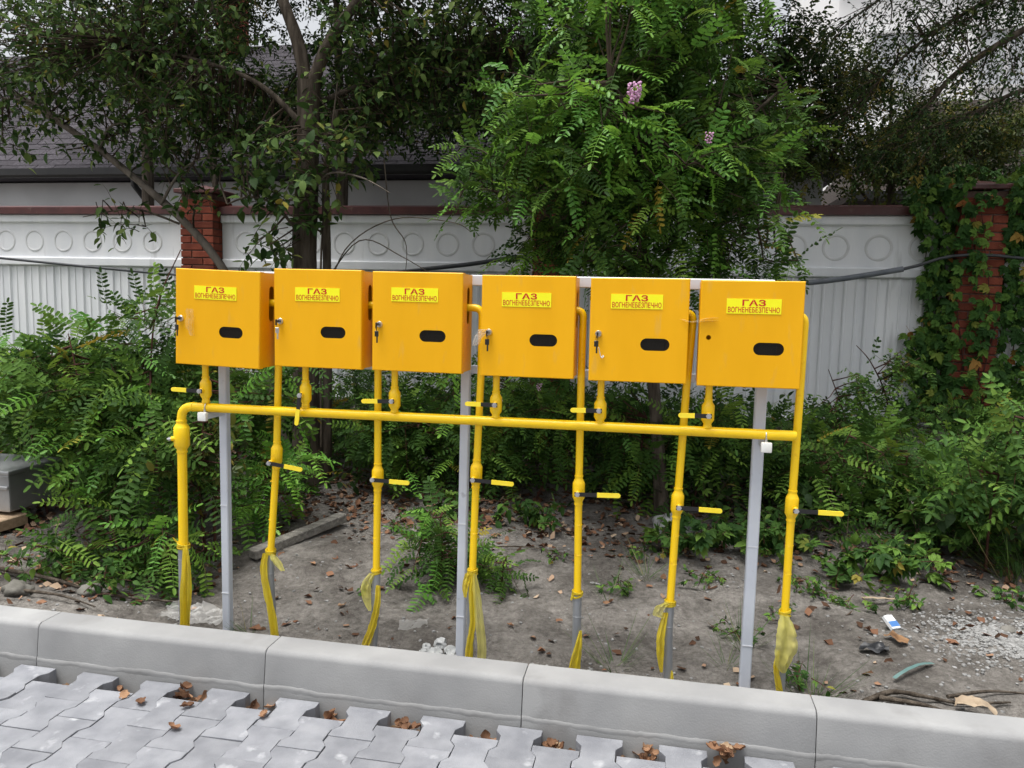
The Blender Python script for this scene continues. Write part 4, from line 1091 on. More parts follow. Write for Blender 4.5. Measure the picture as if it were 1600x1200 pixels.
# ------------------------------------------------------------------ trees
def tree_forked():
    root = empty('forked_tree', (-2.45, 5.1, .0), 'tall tree with dark forked trunk behind the second cabinet', 'tree')
    t = trunk_mesh(root, [(-2.45, 5.1, -.05), (-2.455, 5.1, .35), (-2.468, 5.1, 1.62), (-2.43, 5.1, 2.45), (-2.425, 5.1, 2.80)], [.125, .095, .082, .074, .078])
    L = []
    L += limb(root, [(-2.435, 5.1, 2.74), (-2.50, 5.1, 3.05), (-2.62, 5.1, 3.36), (-2.85, 5.15, 3.9), (-3.0, 5.2, 4.4)], .052, .02)
    L += limb(root, [(-2.415, 5.1, 2.74), (-2.28, 5.1, 3.04), (-2.07, 5.12, 3.32), (-1.75, 5.2, 3.65), (-1.2, 5.4, 4.2)], .048, .018)
    L += limb(root, [(-2.45, 5.05, 2.50), (-2.62, 5.0, 2.68), (-2.80, 4.95, 2.80), (-3.1, 4.9, 2.9), (-3.7, 4.9, 3.05)], .022, .008)
    L += limb(root, [(-2.42, 5.15, 2.65), (-2.2, 5.3, 2.8), (-1.9, 5.45, 2.95), (-1.4, 5.55, 3.0), (-.9, 5.6, 3.05)], .022, .008)
    L += limb(root, [(-2.33, 5.16, -.05), (-2.32, 5.15, .7), (-2.315, 5.14, 1.6), (-2.30, 5.1, 2.2), (-2.22, 5.08, 2.6)], .037, .022, name='second_stem')
    L += limb(root, [(-2.29, 4.98, .3), (-2.285, 4.97, 1.5), (-2.22, 4.95, 2.2), (-2.15, 4.95, 2.75)], .009, .005, name='sucker')
    L += limb(root, [(-2.46, 5.05, 1.75), (-2.6, 4.95, 1.95), (-2.75, 4.88, 2.0), (-2.9, 4.85, 1.95)], .012, .005)
    L += limb(root, [(-2.42, 5.02, 2.0), (-2.2, 4.9, 2.15), (-1.95, 4.85, 2.12), (-1.75, 4.85, 2.02)], .010, .003, 'bark_light')
    L += [Vector((-3.6, 5.1, 3.6)), Vector((-1.6, 5.5, 3.7))]
    lv, wd = Leaves(), MB()
    blobs = [(-4.13, 5.0, 3.05, 1.0, .7, .38), (-3.3, 5.0, 2.75, .55, .5, .45), (-3.0, 5.3, 2.45, .4, .3, .25), (-2.88, 5.6, 2.78, .34, .3, .30), (-3.45, 5.2, 3.27, .60, .6, .30), (-1.85, 5.5, 3.2, .62, .7, .4), (-1.82, 5.6, 2.82, .67, .5, .30),
             (-1.25, 5.6, 3.07, .55, .6, .48), (-2.15, 5.3, 2.66, .42, .4, .24)]
    crown(lv, wd, blobs, 270, 'elm', 'leaf_elm', L, s=.86, L=(.25, .45), n=(9, 14), sag=.4, hang=.10)
    crown(lv, wd, [(-2.36, 4.85, 2.25, .30, .2, .36), (-2.50, 4.88, 1.92, .24, .18, .22), (-2.62, 4.9, 1.72, .2, .16, .14), (-2.75, 4.95, 2.2, .25, .2, .25), (-2.05, 5.0, 2.35, .22, .2, .2)], 190, 'elm', 'leaf_elm', L, s=1.15, L=(.2, .35), n=(6, 9), hang=.10)
    crown(lv, wd, [(-3.76, 5.3, 4.25, 2.02, 1.1, .56), (-1.53, 5.7, 4.3, 1.79, 1.1, .56)], 90, 'elm', 'leaf_elm', L, s=1.5, L=(.35, .6), n=(9, 14), link=False)  # crown above the view, added to shade the fence side below
    crown(lv, wd, [(-3.2, 7.6, 5.8, 1.2, 1.0, .7), (-1.9, 6.6, 5.8, 2.0, 2.0, .9), (.2, 6.9, 5.9, 2.0, 2.0, .9), (-3.4, 8.4, 6.6, 3.0, 1.4, .7)], 95, 'elm', 'leaf_elm', L, s=2.0, L=(.4, .7), n=(12, 18), link=False)  # unseen overhead canopy, added to keep light off the background
    limb(root, [(-1.2, 5.4, 4.2), (-.6, 6.0, 5.0), (.2, 6.8, 5.8)], .03, .012); limb(root, [(-3.0, 5.2, 4.4), (-3.2, 6.2, 5.1), (-3.2, 7.4, 5.6)], .03, .012)  # limbs here and next carry the added canopy
    limb(root, [(-2.0, 5.2, 3.4), (-2.1, 5.9, 4.8), (-2.2, 6.8, 5.9), (-3.2, 8.4, 6.6)], .035, .012)
    for pts in ([(-2.28, 5.0, 1.25), (-2.1, 4.95, 1.66), (-1.75, 4.92, 1.86), (-1.35, 4.9, 1.84), (-1.22, 4.9, 1.78)], [(-2.29, 5.0, 1.4), (-2.0, 4.95, 1.72), (-1.7, 4.95, 1.62), (-1.35, 4.95, 1.42)], [(-1.92, 5.2, 2.3), (-1.85, 5.15, 1.9), (-1.72, 5.1, 1.7), (-1.74, 5.1, 1.4)]):
        limb(root, pts, .0055, .0022, 'bark', 'bare_vine', 5)
    ob = wd.build('twigs', 'twig', root); ob['kind'] = 'stuff'
    lv.build(root, 300)
tree_forked()

def tree_leaning():
    root = empty('leaning_tree', (-2.68, 5.25, .05), 'slim grey trunk leaning far left across the fence pillar', 'tree')
    L = limb(root, [(-2.66, 5.28, .02), (-2.83, 5.3, .64), (-3.23, 5.3, 1.56), (-3.98, 5.3, 2.24), (-4.9, 5.3, 2.82), (-5.6, 5.3, 3.2)], .040, .018, 'bark_light', 'trunk')
    L2 = []
    L2 += limb(root, [(-3.7, 5.28, 2.0), (-3.5, 5.2, 2.2), (-3.3, 5.15, 2.3), (-3.1, 5.1, 2.3)], .012, .004, 'bark_light')
    L2 += limb(root, [(-4.2, 5.28, 2.42), (-4.05, 5.2, 2.55), (-3.8, 5.15, 2.6), (-3.6, 5.1, 2.7)], .012, .004, 'bark_light')
    L2 += limb(root, [(-3.55, 5.28, 1.86), (-3.8, 5.2, 1.95), (-4.0, 5.2, 1.95), (-4.3, 5.2, 1.9)], .009, .003, 'bark')
    L2 += limb(root, [(-4.5, 5.28, 2.6), (-4.7, 5.2, 2.75), (-5.0, 5.2, 2.8), (-5.3, 5.2, 3.0)], .012, .004, 'bark_light')
    lv, wd = Leaves(), MB()
    crown(lv, wd, [(-4.73, 5.3, 2.86, .65, .4, .26), (-4.08, 5.3, 2.60, .55, .35, .26), (-3.50, 5.22, 2.42, .48, .3, .30), (-3.98, 5.2, 1.93, .33, .2, .12), (-3.35, 5.15, 2.05, .25, .2, .14), (-5.2, 5.3, 2.7, .4, .4, .3)], 140, 'elm', 'leaf_elm', L + L2, L=(.2, .4), n=(5, 9), hang=.12)
    ob = wd.build('twigs', 'twig', root); ob['kind'] = 'stuff'; lv.build(root, 200)
tree_leaning()

def flower(name, p, n, size, label):
    root = empty(name, p, label, 'flower', 'pink flower clusters')
    bm = bmesh.new(); bmesh.ops.create_icosphere(bm, subdivisions=1, radius=1)
    for v in bm.verts: v.co = Vector((v.co.x * 1.0, v.co.y * .55 + .25 * v.co.x * v.co.x, v.co.z * .8))
    me = bpy.data.meshes.new('petal'); bm.to_mesh(me); bm.free(); me.materials.append(MATS['flower_pink'])
    me.polygons.foreach_set('use_smooth', [True] * len(me.polygons))
    MB().tube([Vector(p) + Vector((0, .01, size * .8)), Vector(p), Vector(p) + Vector((0.01, 0, -size))], .0018, 5).build('flower_stalk', 'stem_red', root)
    for k in range(n):
        t = k / n; a = k * 2.4; w = size * .55 * (1 - .6 * t)
        q = Vector(p) + Vector((math.cos(a) * w, math.sin(a) * w * .8, size * .7 - t * size * 1.5)) + rvec() * size * .12
        inst('petal', me, root, q, Quaternion(rvec(), random.uniform(0, 6)), (size * random.uniform(.13, .2),) * 3)

def tree_locust():
    root = empty('locust_tree', (.05, 5.0, -.03), 'feathery-leaved locust tree with pink flowers behind the right cabinets', 'tree')
    trunk_mesh(root, [(.07, 4.95, -.08), (.03, 5.0, .35), (-.04, 5.0, .95), (-.10, 4.95, 1.6)], [.055, .042, .038, .034], 'bark', 18)
    L = []
    L += limb(root, [(-.10, 4.95, 1.56), (-.2, 4.85, 2.1), (-.25, 4.75, 2.7), (-.2, 4.75, 3.4)], .032, .012)
    L += limb(root, [(-.10, 4.95, 1.5), (-.35, 4.75, 1.85), (-.65, 4.6, 2.2), (-1.0, 4.55, 2.35)], .022, .007)
    L += limb(root, [(-.08, 4.95, 1.45), (.15, 4.8, 1.9), (.35, 4.7, 2.3), (.65, 4.75, 2.6)], .022, .007)
    L += limb(root, [(-.2, 4.85, 2.0), (-.15, 4.5, 2.2), (-.2, 4.2, 2.35), (-.3, 4.05, 2.45)], .016, .006)
    L += limb(root, [(-.06, 4.97, 1.25), (.2, 4.75, 1.5), (.45, 4.65, 1.75), (.62, 4.6, 1.8)], .014, .005)
    L += limb(root, [(-.08, 4.97, 1.3), (-.35, 4.6, 1.55), (-.75, 4.45, 1.9), (-1.15, 4.45, 2.0)], .014, .005)
    lv, wd = Leaves(), MB()
    front = [(-.21, 4.6, 2.63, .50, .6, .36), (-.66, 4.45, 2.32, .36, .5, .34), (.2, 4.6, 2.34, .42, .6, .38), (-.21, 4.35, 1.98, .46, .5, .28), (-.93, 4.5, 2.1, .26, .4, .18), (-1.12, 4.5, 2.0, .10, .25, .08),
             (.44, 4.6, 1.93, .22, .4, .24), (-.3, 4.3, 1.68, .34, .3, .12), (.58, 4.6, 1.66, .10, .25, .14), (.56, 4.8, 2.37, .16, .35, .26), (-.19, 4.7, 3.01, .68, .6, .28), (-.50, 4.6, 1.78, .34, .3, .16), (-.82, 4.8, 1.72, .16, .2, .14), (.30, 4.7, 1.72, .30, .3, .16), (-.1, 4.5, 1.58, .4, .25, .10)]
    crown(lv, wd, front, 135, 'frond', 'leaf_locust', L, s=1.05, L=(.22, .46), n=(5, 8), sag=.35, hang=.16, tipmat='leaf_locust_young', tipfrac=.34)
    crown(lv, wd, [(-.47, 5.25, 2.29, .75, .4, .62), (.2, 5.35, 2.75, .55, .5, .6), (-.1, 4.9, 2.4, .55, .3, .6)], 120, 'frond', 'leaf_locust', L, L=(.25, .45), n=(5, 8), hang=.2)
    crown(lv, wd, [(-.62, 4.05, 2.42, .28, .12, .12), (-.30, 4.0, 2.30, .25, .12, .14), (-.75, 4.1, 2.15, .12, .1, .08), (-.2, 4.1, 2.95, .3, .15, .12), (.15, 4.1, 2.05, .2, .1, .1)], 200, 'frond', 'leaf_locust_young', L, s=1.05, L=(.18, .3), n=(4, 6), sag=.3)
    crown(lv, wd, [(-.22, 4.95, 3.7, 1.0, .8, .42)], 60, 'frond', 'leaf_locust', L, s=1.15, L=(.3, .5), n=(6, 9), link=False)
    ob = wd.build('twigs', 'twig', root); ob['kind'] = 'stuff'; lv.build(root, 300)
tree_locust()
flower('flower_cluster', (-.165, 3.80, 2.335), 52, .060, 'largest pink flower cluster high in the locust tree')
flower('flower_cluster', (.190, 3.90, 2.142), 24, .036, 'smaller pink flower cluster lower right in the locust tree')
flower('flower_cluster', (-.72, 4.7, .82), 16, .03, 'tiny pink flower cluster under the fourth cabinet')

def tree_back(x, y, zb, blobs, label, mat_='leaf_back_shaded', kind='spray', per=26, s=1.2, single=0, trunk=True, tr=.09, **kw):
    root = empty('background_tree', (x, y, .3), label, 'tree', 'trees beyond the fence')
    top = max(b[2] for b in blobs)
    L = trunk_mesh(root, [(x, y, .2), (x + .05, y, top * .5), (x - .05, y, top)], [tr, tr * .75, tr * .3], 'bark', 12)
    LL = []
    for b in blobs: LL += limb(root, [(x, y, max(1.0, b[2] - .9)), ((x + b[0]) / 2, (y + b[1]) / 2, b[2] - .35), (b[0], b[1], b[2] + .1)], tr * .4, .012, n=6)
    lv, wd = Leaves(), MB()
    crown(lv, wd, blobs, per, kind, mat_, LL, s=s, r=.004, **dict(dict(L=(.35, .7), n=(4, 7), link=True), **kw))
    ob = wd.build('twigs', 'twig', root); ob['kind'] = 'stuff'; lv.build(root, single)
tree_back(-3.9, 9.0, 0, [(-3.1, 8.9, 4.15, 1.2, .7, .95), (-3.2, 8.9, 3.5, 1.1, .5, .34), (-4.2, 9.0, 5.6, 1.8, .8, .8)], 'dark leafy tree over the house roof, behind the forked trunk', per=75)  # low middle blob: dark leaves standing in for shade on the roof
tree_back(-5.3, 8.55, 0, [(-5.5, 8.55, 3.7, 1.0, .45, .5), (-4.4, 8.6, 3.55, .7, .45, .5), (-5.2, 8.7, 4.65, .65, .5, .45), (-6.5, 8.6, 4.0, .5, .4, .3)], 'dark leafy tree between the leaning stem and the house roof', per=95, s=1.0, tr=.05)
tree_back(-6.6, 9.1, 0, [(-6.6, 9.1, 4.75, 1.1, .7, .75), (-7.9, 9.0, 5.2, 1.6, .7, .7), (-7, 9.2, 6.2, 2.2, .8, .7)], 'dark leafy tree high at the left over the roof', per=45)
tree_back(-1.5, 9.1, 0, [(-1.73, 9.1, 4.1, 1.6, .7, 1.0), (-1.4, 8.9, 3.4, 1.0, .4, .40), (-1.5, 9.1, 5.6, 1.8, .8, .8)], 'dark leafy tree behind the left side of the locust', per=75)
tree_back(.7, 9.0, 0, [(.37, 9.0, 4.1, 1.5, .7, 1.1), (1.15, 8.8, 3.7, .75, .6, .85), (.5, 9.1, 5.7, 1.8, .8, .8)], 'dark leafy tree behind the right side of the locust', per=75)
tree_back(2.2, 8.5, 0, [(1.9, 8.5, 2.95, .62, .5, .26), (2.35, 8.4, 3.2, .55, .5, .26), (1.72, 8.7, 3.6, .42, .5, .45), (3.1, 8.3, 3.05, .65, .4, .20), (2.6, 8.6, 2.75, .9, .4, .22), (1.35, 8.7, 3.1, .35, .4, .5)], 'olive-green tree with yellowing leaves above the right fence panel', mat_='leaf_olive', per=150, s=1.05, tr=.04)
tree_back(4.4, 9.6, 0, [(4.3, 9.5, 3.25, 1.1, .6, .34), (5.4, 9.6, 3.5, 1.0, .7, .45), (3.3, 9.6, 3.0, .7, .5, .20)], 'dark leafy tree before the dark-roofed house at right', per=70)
def tree_right():
    root = empty('drooping_tree', (5.2, 6.9, .25), 'tree whose bare drooping twigs hang in from the upper right', 'tree')
    trunk_mesh(root, [(5.2, 6.9, .1), (5.1, 6.9, 2.0), (4.9, 6.9, 3.6), (4.6, 6.9, 4.8)], [.14, .12, .09, .05], 'bark', 16)
    L = []
    L += limb(root, [(4.95, 6.9, 3.4), (3.8, 6.85, 3.85), (2.9, 6.8, 3.62), (2.215, 6.8, 3.21), (1.95, 6.85, 2.85), (1.80, 6.9, 2.68)], .045, .006)
    L += limb(root, [(4.9, 6.9, 3.6), (3.6, 6.95, 4.1), (2.7, 7.0, 3.9), (2.0, 7.0, 3.52), (1.5, 7.05, 3.0)], .035, .005)
    L += limb(root, [(4.95, 6.9, 3.1), (3.7, 6.8, 3.35), (2.7, 6.8, 3.06), (2.3, 6.8, 2.86), (2.1, 6.8, 2.75)], .028, .005)
    L += limb(root, [(4.7, 6.9, 4.4), (3.2, 7.0, 4.6), (2.2, 7.1, 4.2), (1.4, 7.1, 3.7)], .03, .006)
    lv, wd = Leaves(), MB()
    for q in L:
        if q.x > 3.8: continue
        for _ in range(2):
            d = Vector((-.8, random.uniform(-.4, .4), -.45)) + rvec() * .35
            leafy_twig(lv, wd, q, d, random.uniform(.25, .6), random.randint(5, 9), 'fine', 'leaf_back_shaded', 1.15, .35, .0045)
    crown(lv, wd, [(2.05, 7.0, 3.5, .7, .5, .32), (2.6, 6.9, 3.25, .4, .4, .3), (1.7, 7.1, 3.2, .3, .3, .35), (2.6, 7, 3.9, 1.2, .6, .35)], 85, 'fine', 'leaf_back_shaded', L, s=1.5, L=(.3, .6), n=(3, 6), sag=.9)
    crown(lv, wd, [(3.4, 6.9, 4.5, 1.6, .9, .5), (4.6, 6.8, 4.6, 1.4, 1.2, .8)], 40, 'spray', 'leaf_back_shaded', L, s=1.3, L=(.35, .7), n=(4, 7), link=False)
    ob = wd.build('twigs', 'twig', root); ob['kind'] = 'stuff'; lv.build(root, 150, 'leafy_sprig')
tree_right()

# ------------------------------------------------------------------ shrubs and undergrowth
def shrub(name, base, blobs, label, kind, mat_, per, stems, s=1.0, single=80, L=(.2, .4), n=(5, 8), stem_mat='stem_red', group='shrubs behind the kerb', tipmat='leaf_locust_young', tipfrac=.15, cat='shrub', extra=None, **kw):
    bz = ground_h(base[0], base[1]); root = empty(name, (base[0], base[1], bz), label, cat, group)
    LL = []
    for st in stems: LL += limb(root, [(st[0][0], st[0][1], ground_h(st[0][0], st[0][1]) - .03)] + list(st[1:]), .009, .003, stem_mat, 'stem', 7)
    lv, wd = Leaves(), MB()
    crown(lv, wd, blobs, per, kind, mat_, LL, s=s, L=L, n=n, tipmat=tipmat, tipfrac=tipfrac, r=.0026, **kw)
    if extra: extra(lv, wd, LL)
    ob = wd.build('twigs', stem_mat, root); ob['kind'] = 'stuff'; lv.build(root, single)

shrub('locust_shrub', (-2.75, 3.75), [(-3.2, 3.95, .80, .55, .35, .32), (-2.96, 4.1, 1.16, .30, .25, .20), (-3.5, 3.95, .86, .40, .3, .18), (-3.02, 3.75, .50, .22, .22, .28), (-2.66, 3.68, .50, .24, .22, .36), (-4.02, 4.3, .72, .42, .3, .22), (-2.5, 4.3, .75, .28, .3, .3), (-3.7, 4.6, .6, .6, .4, .4)],
      'big feathery locust shrub left of the cabinets', 'frond', 'leaf_locust', 120,
      [((-2.44, 3.5), (-2.60, 3.62, .42), (-2.756, 3.8, .843), (-2.846, 4.0, 1.263), (-2.786, 4.15, 1.60)), ((-2.35, 3.75), (-2.42, 3.85, .4), (-2.5, 3.95, .8), (-2.62, 4.1, 1.15)), ((-3.1, 3.8), (-3.15, 3.8, .3), (-3.25, 3.85, .8), (-3.35, 3.9, 1.1)), ((-3.8, 4.2), (-3.9, 4.2, .4), (-4.0, 4.3, .9))],
      single=300, tipfrac=.40, s=1.25, hang=.12, sag=.3)
shrub('yellowing_shrub', (-2.4, 3.75), [(-2.42, 3.72, .40, .16, .14, .22), (-2.38, 3.8, .65, .12, .12, .12)], 'yellow-green broad-leaved shrub left of the supply pipe', 'weed', 'leaf_olive', 260,
      [((-2.4, 3.75), (-2.42, 3.72, .3), (-2.4, 3.75, .7))], s=1.1, single=40, tipmat=None)
shrub('low_locust_shrub', (-2.75, 3.35), [(-2.81, 3.50, .13, .36, .2, .18), (-2.48, 3.38, .06, .22, .16, .15), (-2.28, 3.42, .08, .16, .16, .14), (-2.85, 3.32, .06, .2, .12, .10)], 'low leafy locust growth behind the kerb at left', 'frond', 'leaf_locust', 150,
      [((-2.6, 3.4), (-2.7, 3.42, .05), (-2.8, 3.5, .2))], s=1.05, single=120, L=(.14, .26), n=(4, 7))
shrub('locust_sapling', (-2.08, 4.0), [(-2.24, 4.15, .22, .13, .18, .17), (-2.12, 4.15, .36, .07, .10, .06)], 'bright fern-like locust sapling below the first cabinet', 'frond', 'leaf_locust_young', 260,
      [((-2.22, 4.1), (-2.22, 4.12, .1), (-2.2, 4.15, .35))], s=1.05, single=60, L=(.15, .28), tipmat=None)
shrub('locust_sapling', (-1.06, 3.72), [(-1.06, 3.75, .05, .22, .22, .17), (-1.1, 3.8, .18, .14, .15, .10)], 'locust sapling on the bare soil left of the middle post', 'frond', 'leaf_locust', 260,
      [((-1.06, 3.72), (-1.06, 3.75, .05), (-1.08, 3.78, .22))], s=.9, tipfrac=.6, single=90, L=(.12, .24), n=(4, 7))
shrub('locust_sapling', (-.74, 3.75), [(-.74, 3.75, -.02, .15, .16, .09)], 'small locust sapling just right of the middle post', 'frond', 'leaf_locust', 230,
      [((-.74, 3.75), (-.74, 3.75, -.05), (-.72, 3.75, .05))], s=.8, single=40, L=(.12, .22), n=(3, 6))
SK = [('locust_sucker', (-1.9, 5.2), [(-1.93, 5.2, .48, .22, .3, .24), (-1.60, 5.1, .42, .34, .3, .24), (-1.45, 5.3, .66, .2, .2, .10)], 'feathery locust suckers right of the forked trunk'),
      ('locust_sucker', (-.95, 5.15), [(-.81, 5.05, .58, .32, .3, .24), (-1.16, 5.2, .38, .3, .3, .18), (-1.0, 5.3, .8, .3, .2, .15)], 'feathery locust suckers behind the middle post'),
      ('locust_sucker', (.1, 5.1), [(-.06, 5.1, .48, .36, .3, .24), (.39, 5.25, .58, .22, .3, .22), (-.3, 5.2, .68, .24, .25, .16)], 'feathery locust suckers round the locust trunk'),
      ('locust_sucker', (1.3, 5.05), [(1.18, 5.0, .38, .32, .35, .16), (1.55, 5.1, .36, .32, .3, .18), (.85, 5.3, .36, .25, .3, .16)], 'feathery locust suckers right of the rightmost pipe')]
for nm, b, bl, lb in SK:
    shrub(nm, b, bl, lb, 'frond', 'leaf_locust', 135, [((b[0] - .2, b[1]), (b[0] - .2, b[1], .3), (bl[0][0], bl[0][1], .6)), ((b[0] + .15, b[1]), (b[0] + .2, b[1], .25), (bl[1][0], bl[1][1], .5))], single=110, s=1.15, hang=.15, group='locust suckers under the cabinets')
shrub('rose_shrub', (1.75, 6.75), [(1.60, 6.6, .72, .28, .25, .13), (1.93, 6.8, .86, .18, .2, .24), (1.35, 6.4, .48, .24, .25, .12)], 'small-leaved shrub against the white fence right of the cabinets', 'rose', 'leaf_weed', 190,
      [((1.9, 6.8), (1.85, 6.75, .6), (1.7, 6.7, .9), (1.55, 6.6, 1.05)), ((1.6, 6.7), (1.5, 6.65, .5), (1.35, 6.6, .85))], single=90, s=1.1, tipmat=None)
shrub('ash_shrub', (1.75, 4.5), [(1.84, 4.45, .70, .12, .22, .24), (1.75, 4.5, .48, .18, .22, .14), (2.1, 4.5, .7, .2, .3, .3), (2.4, 4.7, .5, .4, .4, .4)], 'grey-green shrub with long leaves at the right edge', 'ash', 'leaf_weed', 130,
      [((1.8, 4.5), (1.8, 4.5, .3), (1.85, 4.45, .8)), ((2.1, 4.5), (2.1, 4.5, .4), (2.1, 4.5, .8))], single=90, s=1.0, tipmat=None)
shrub('low_weeds', (-2.95, 3.2), [(-3.0, 3.2, .03, .30, .14, .07), (-2.55, 3.12, .0, .2, .1, .06), (-3.45, 3.3, .05, .25, .15, .08)], 'low yellow-green leafy weeds between stones behind the left kerb', 'weed', 'leaf_weed', 420, [], s=.75, single=120, L=(.08, .16), n=(3, 6), tipmat='leaf_olive', tipfrac=.4, cat='weeds', group='weed patches on the soil', link=False)
for lb, b, bl in [('low palmate weeds left of the right grey post', (.35, 4.45), [(.29, 4.45, .05, .20, .25, .10), (.1, 4.5, .03, .15, .2, .08)]), ('low palmate weeds right of the right grey post', (.6, 4.5), [(.62, 4.5, .04, .26, .28, .12)]),
                  ('palmate weeds in the middle of the right soil patch', (1.3, 4.3), [(1.28, 4.3, .02, .24, .25, .12), (1.0, 4.2, -.02, .15, .15, .06)]), ('palmate weeds before the creeper pillar', (1.7, 4.7), [(1.68, 4.65, .16, .28, .3, .14), (2.1, 4.9, .15, .3, .3, .14)]),
                  ('green weeds under the fourth cabinet', (-.75, 4.55), [(-.75, 4.6, .06, .22, .2, .08), (-1.3, 4.7, .05, .2, .2, .08)])]:
    shrub('weed_patch', b, bl, lb, 'weed' if 'under' in lb else 'creeper', 'leaf_weed', 330, [], s=.85 if 'under' not in lb else 1.1, single=90, L=(.08, .16), n=(3, 6), tipmat=None, cat='weeds', group='weed patches on the soil', link=False)

def undergrowth():
    """tangled low growth in front of the fence: nobody could count it"""
    lv, wd = Leaves(), MB()
    cnt = 0
    while cnt < 2300:
        x = random.uniform(-8.5, 5.0); y = random.uniform(4.4, 7.45)
        lim = 5.0 if -2.0 < x < .2 else 4.75 - .25 * sstep(.2, 1.2, x)
        if -2.2 < x < .1: lim = 5.15 + .25 * fbm(x * 2, 3.3)
        if y < lim: continue
        tall = .22 + .50 * sstep(lim, lim + 1.0, y) * (.6 + .5 * fbm(x * .9, y * .9, 8.8))
        tall = max(.12, tall)
        if x > -2.4: tall = min(tall, .40 - .16 * sstep(5.8, 6.8, y))
        if .9 < x < 2.15: tall = min(tall, .34 - .22 * sstep(5.6, 6.6, y))
        z = ground_h(x, y, False)
        h = random.uniform(.1, 1) * tall; k = random.random(); cnt += 1
        d = rvec() * .9 + Vector((0, -.2, .7))
        if k < .45: leafy_twig(lv, wd, (x, y, z + h * .6), d, random.uniform(.2, .4), random.randint(5, 8), 'frond', 'leaf_locust', 1.15, .6, .003)
        elif k < .75: leafy_twig(lv, wd, (x, y, z + h * .6), d, random.uniform(.2, .4), random.randint(7, 11), 'weed', 'leaf_weed', 1.0, .5, .003)
        else: leafy_twig(lv, wd, (x, y, z + h * .6), d, random.uniform(.2, .4), random.randint(5, 8), 'elm', 'leaf_back_shaded', 1.1, .5, .003)
    root = empty('undergrowth', (-.5, 6, .1), 'tangled dark undergrowth along the foot of the white fence', 'undergrowth'); root['kind'] = 'stuff'
    ob = wd.build('twigs', 'twig', root); ob['kind'] = 'stuff'; lv.build(root, 0)
undergrowth()

def creeper():
    root = empty('virginia_creeper', (2.7, 7.45, .3), 'five-fingered creeper climbing the right brick pillar and fence', 'creeper')
    lv = Leaves(); st = MB()
    X0, X1 = 2.548, 2.932
    def dens(x, z):
        if z > 2.52 + .06 * fbm(x * 3, 1.0): return 0
        if 2.08 < x < 2.56:                                       # left of the pillar
            edge = 2.29 + .10 * fbm(z * 3, 4.4) - .10 * sstep(1.6, 2.3, z)
            return 1.0 * sstep(edge - .06, edge + .05, x)
        if X0 <= x <= X1:
            if z > 2.25: return .22
            k = fbm(x * 4, z * 2.2, 2.7)
            base = .20 if z > 1.5 else .38
            if x > 2.80 and .5 < z < 1.5: base = .08
            return max(0, base + k * .8)
        if x > X1:
            return .95 if z > 1.3 else .5 + .5 * fbm(x * 2, z * 2, 6.1)
        return 0
    n = 0; tries = 0
    while n < 1700 and tries < 90000:
        tries += 1
        x = random.uniform(2.05, 4.4); z = random.uniform(.35, 2.62)
        if random.random() > dens(x, z) * (1 if x < 3.2 else .5): continue
        front = X0 - .02 < x < X1 + .02
        y = (7.50 if front else 7.68) - random.uniform(.01, .13 if front else .22)
        d = Vector((random.uniform(-.8, .8), -.25, random.uniform(-1.1, .1)))
        nn = Vector((random.gauss(0, .35), -1, random.uniform(.1, .9)))
        lv.add((x, y, z), d, nn, random.uniform(.75, 1.2), 'creeper', 'leaf_creeper'); n += 1
    for k in range(500):                                           # mantle on top
        x = random.uniform(2.2, 4.2); z = random.uniform(2.25, 2.62) + .05 * math.sin(x * 3); y = random.uniform(7.35, 7.95)
        if X0 - .12 < x < X1 + .12 and z > 2.20 and (y < 7.75 or z < 2.46): continue
        if x < 2.5 and z > 2.5: continue
        lv.add((x, y, z), rvec() + Vector((0, -.4, -.3)), Vector((random.gauss(0, .4), -.5, 1)), random.uniform(.9, 1.4), 'creeper', 'leaf_creeper')
    for k in range(14):
        x = random.uniform(2.3, 3.3); pts = [(x, 7.49 if X0 < x < X1 else 7.66, .25)]; q = x
        for z in np.arange(.5, 2.45, .2): q += random.uniform(-.05, .05); pts.append((q, 7.488 if X0 < q < X1 else 7.655, z))
        st.tube(pts, [.007 - .005 * i / len(pts) for i in range(len(pts))], 5, False)
    st.build('vine_stems', 'stem_red', root); lv.build(root, 300)
creeper()

def grass_tuft(x, y, r, n, s, label, lean=.5):
    z = ground_h(x, y); root = empty('grass_tuft', (x, y, z), label, 'grass tuft', 'green tufts on the soil')
    lv = Leaves()
    for k in range(n):
        a = random.uniform(0, 6.283); q = r * math.sqrt(random.random()) * .5; px, py = x + math.cos(a) * q, y + math.sin(a) * q
        d = Vector((math.cos(a), math.sin(a), 0)); lv.add((px, py, ground_h(px, py) - .005), d, Vector((random.gauss(0, .25), random.gauss(0, .25), 1)), s * random.uniform(.5, 1.2), 'grass', 'leaf_grass')
    lv.build(root, min(60, n // 3), 'blade', 'blades')
grass_tuft(2.02, 4.55, .5, 260, 1.25, 'large grass tuft at the right edge beside the gravel')
grass_tuft(.64, 3.02, .2, 70, .7, 'weedy tuft behind the kerb right of the rightmost pipe')
grass_tuft(.43, 3.42, .16, 60, .7, 'tuft just right of the right grey post')
grass_tuft(-.13, 3.12, .12, 45, .7, 'thin tuft behind the kerb right of the fourth outlet pipe')
grass_tuft(-.20, 3.75, .14, 50, .55, 'tuft right of the fourth outlet pipe above its sleeve')
grass_tuft(.33, 3.2, .08, 26, .5, 'tiny tuft left of the foot of the right grey post')
grass_tuft(-1.75, 3.05, .12, 40, .45, 'short tuft between the left post and first outlet pipe')
grass_tuft(-.02, 4.05, .14, 50, .6, 'tuft left of the fifth outlet pipe')
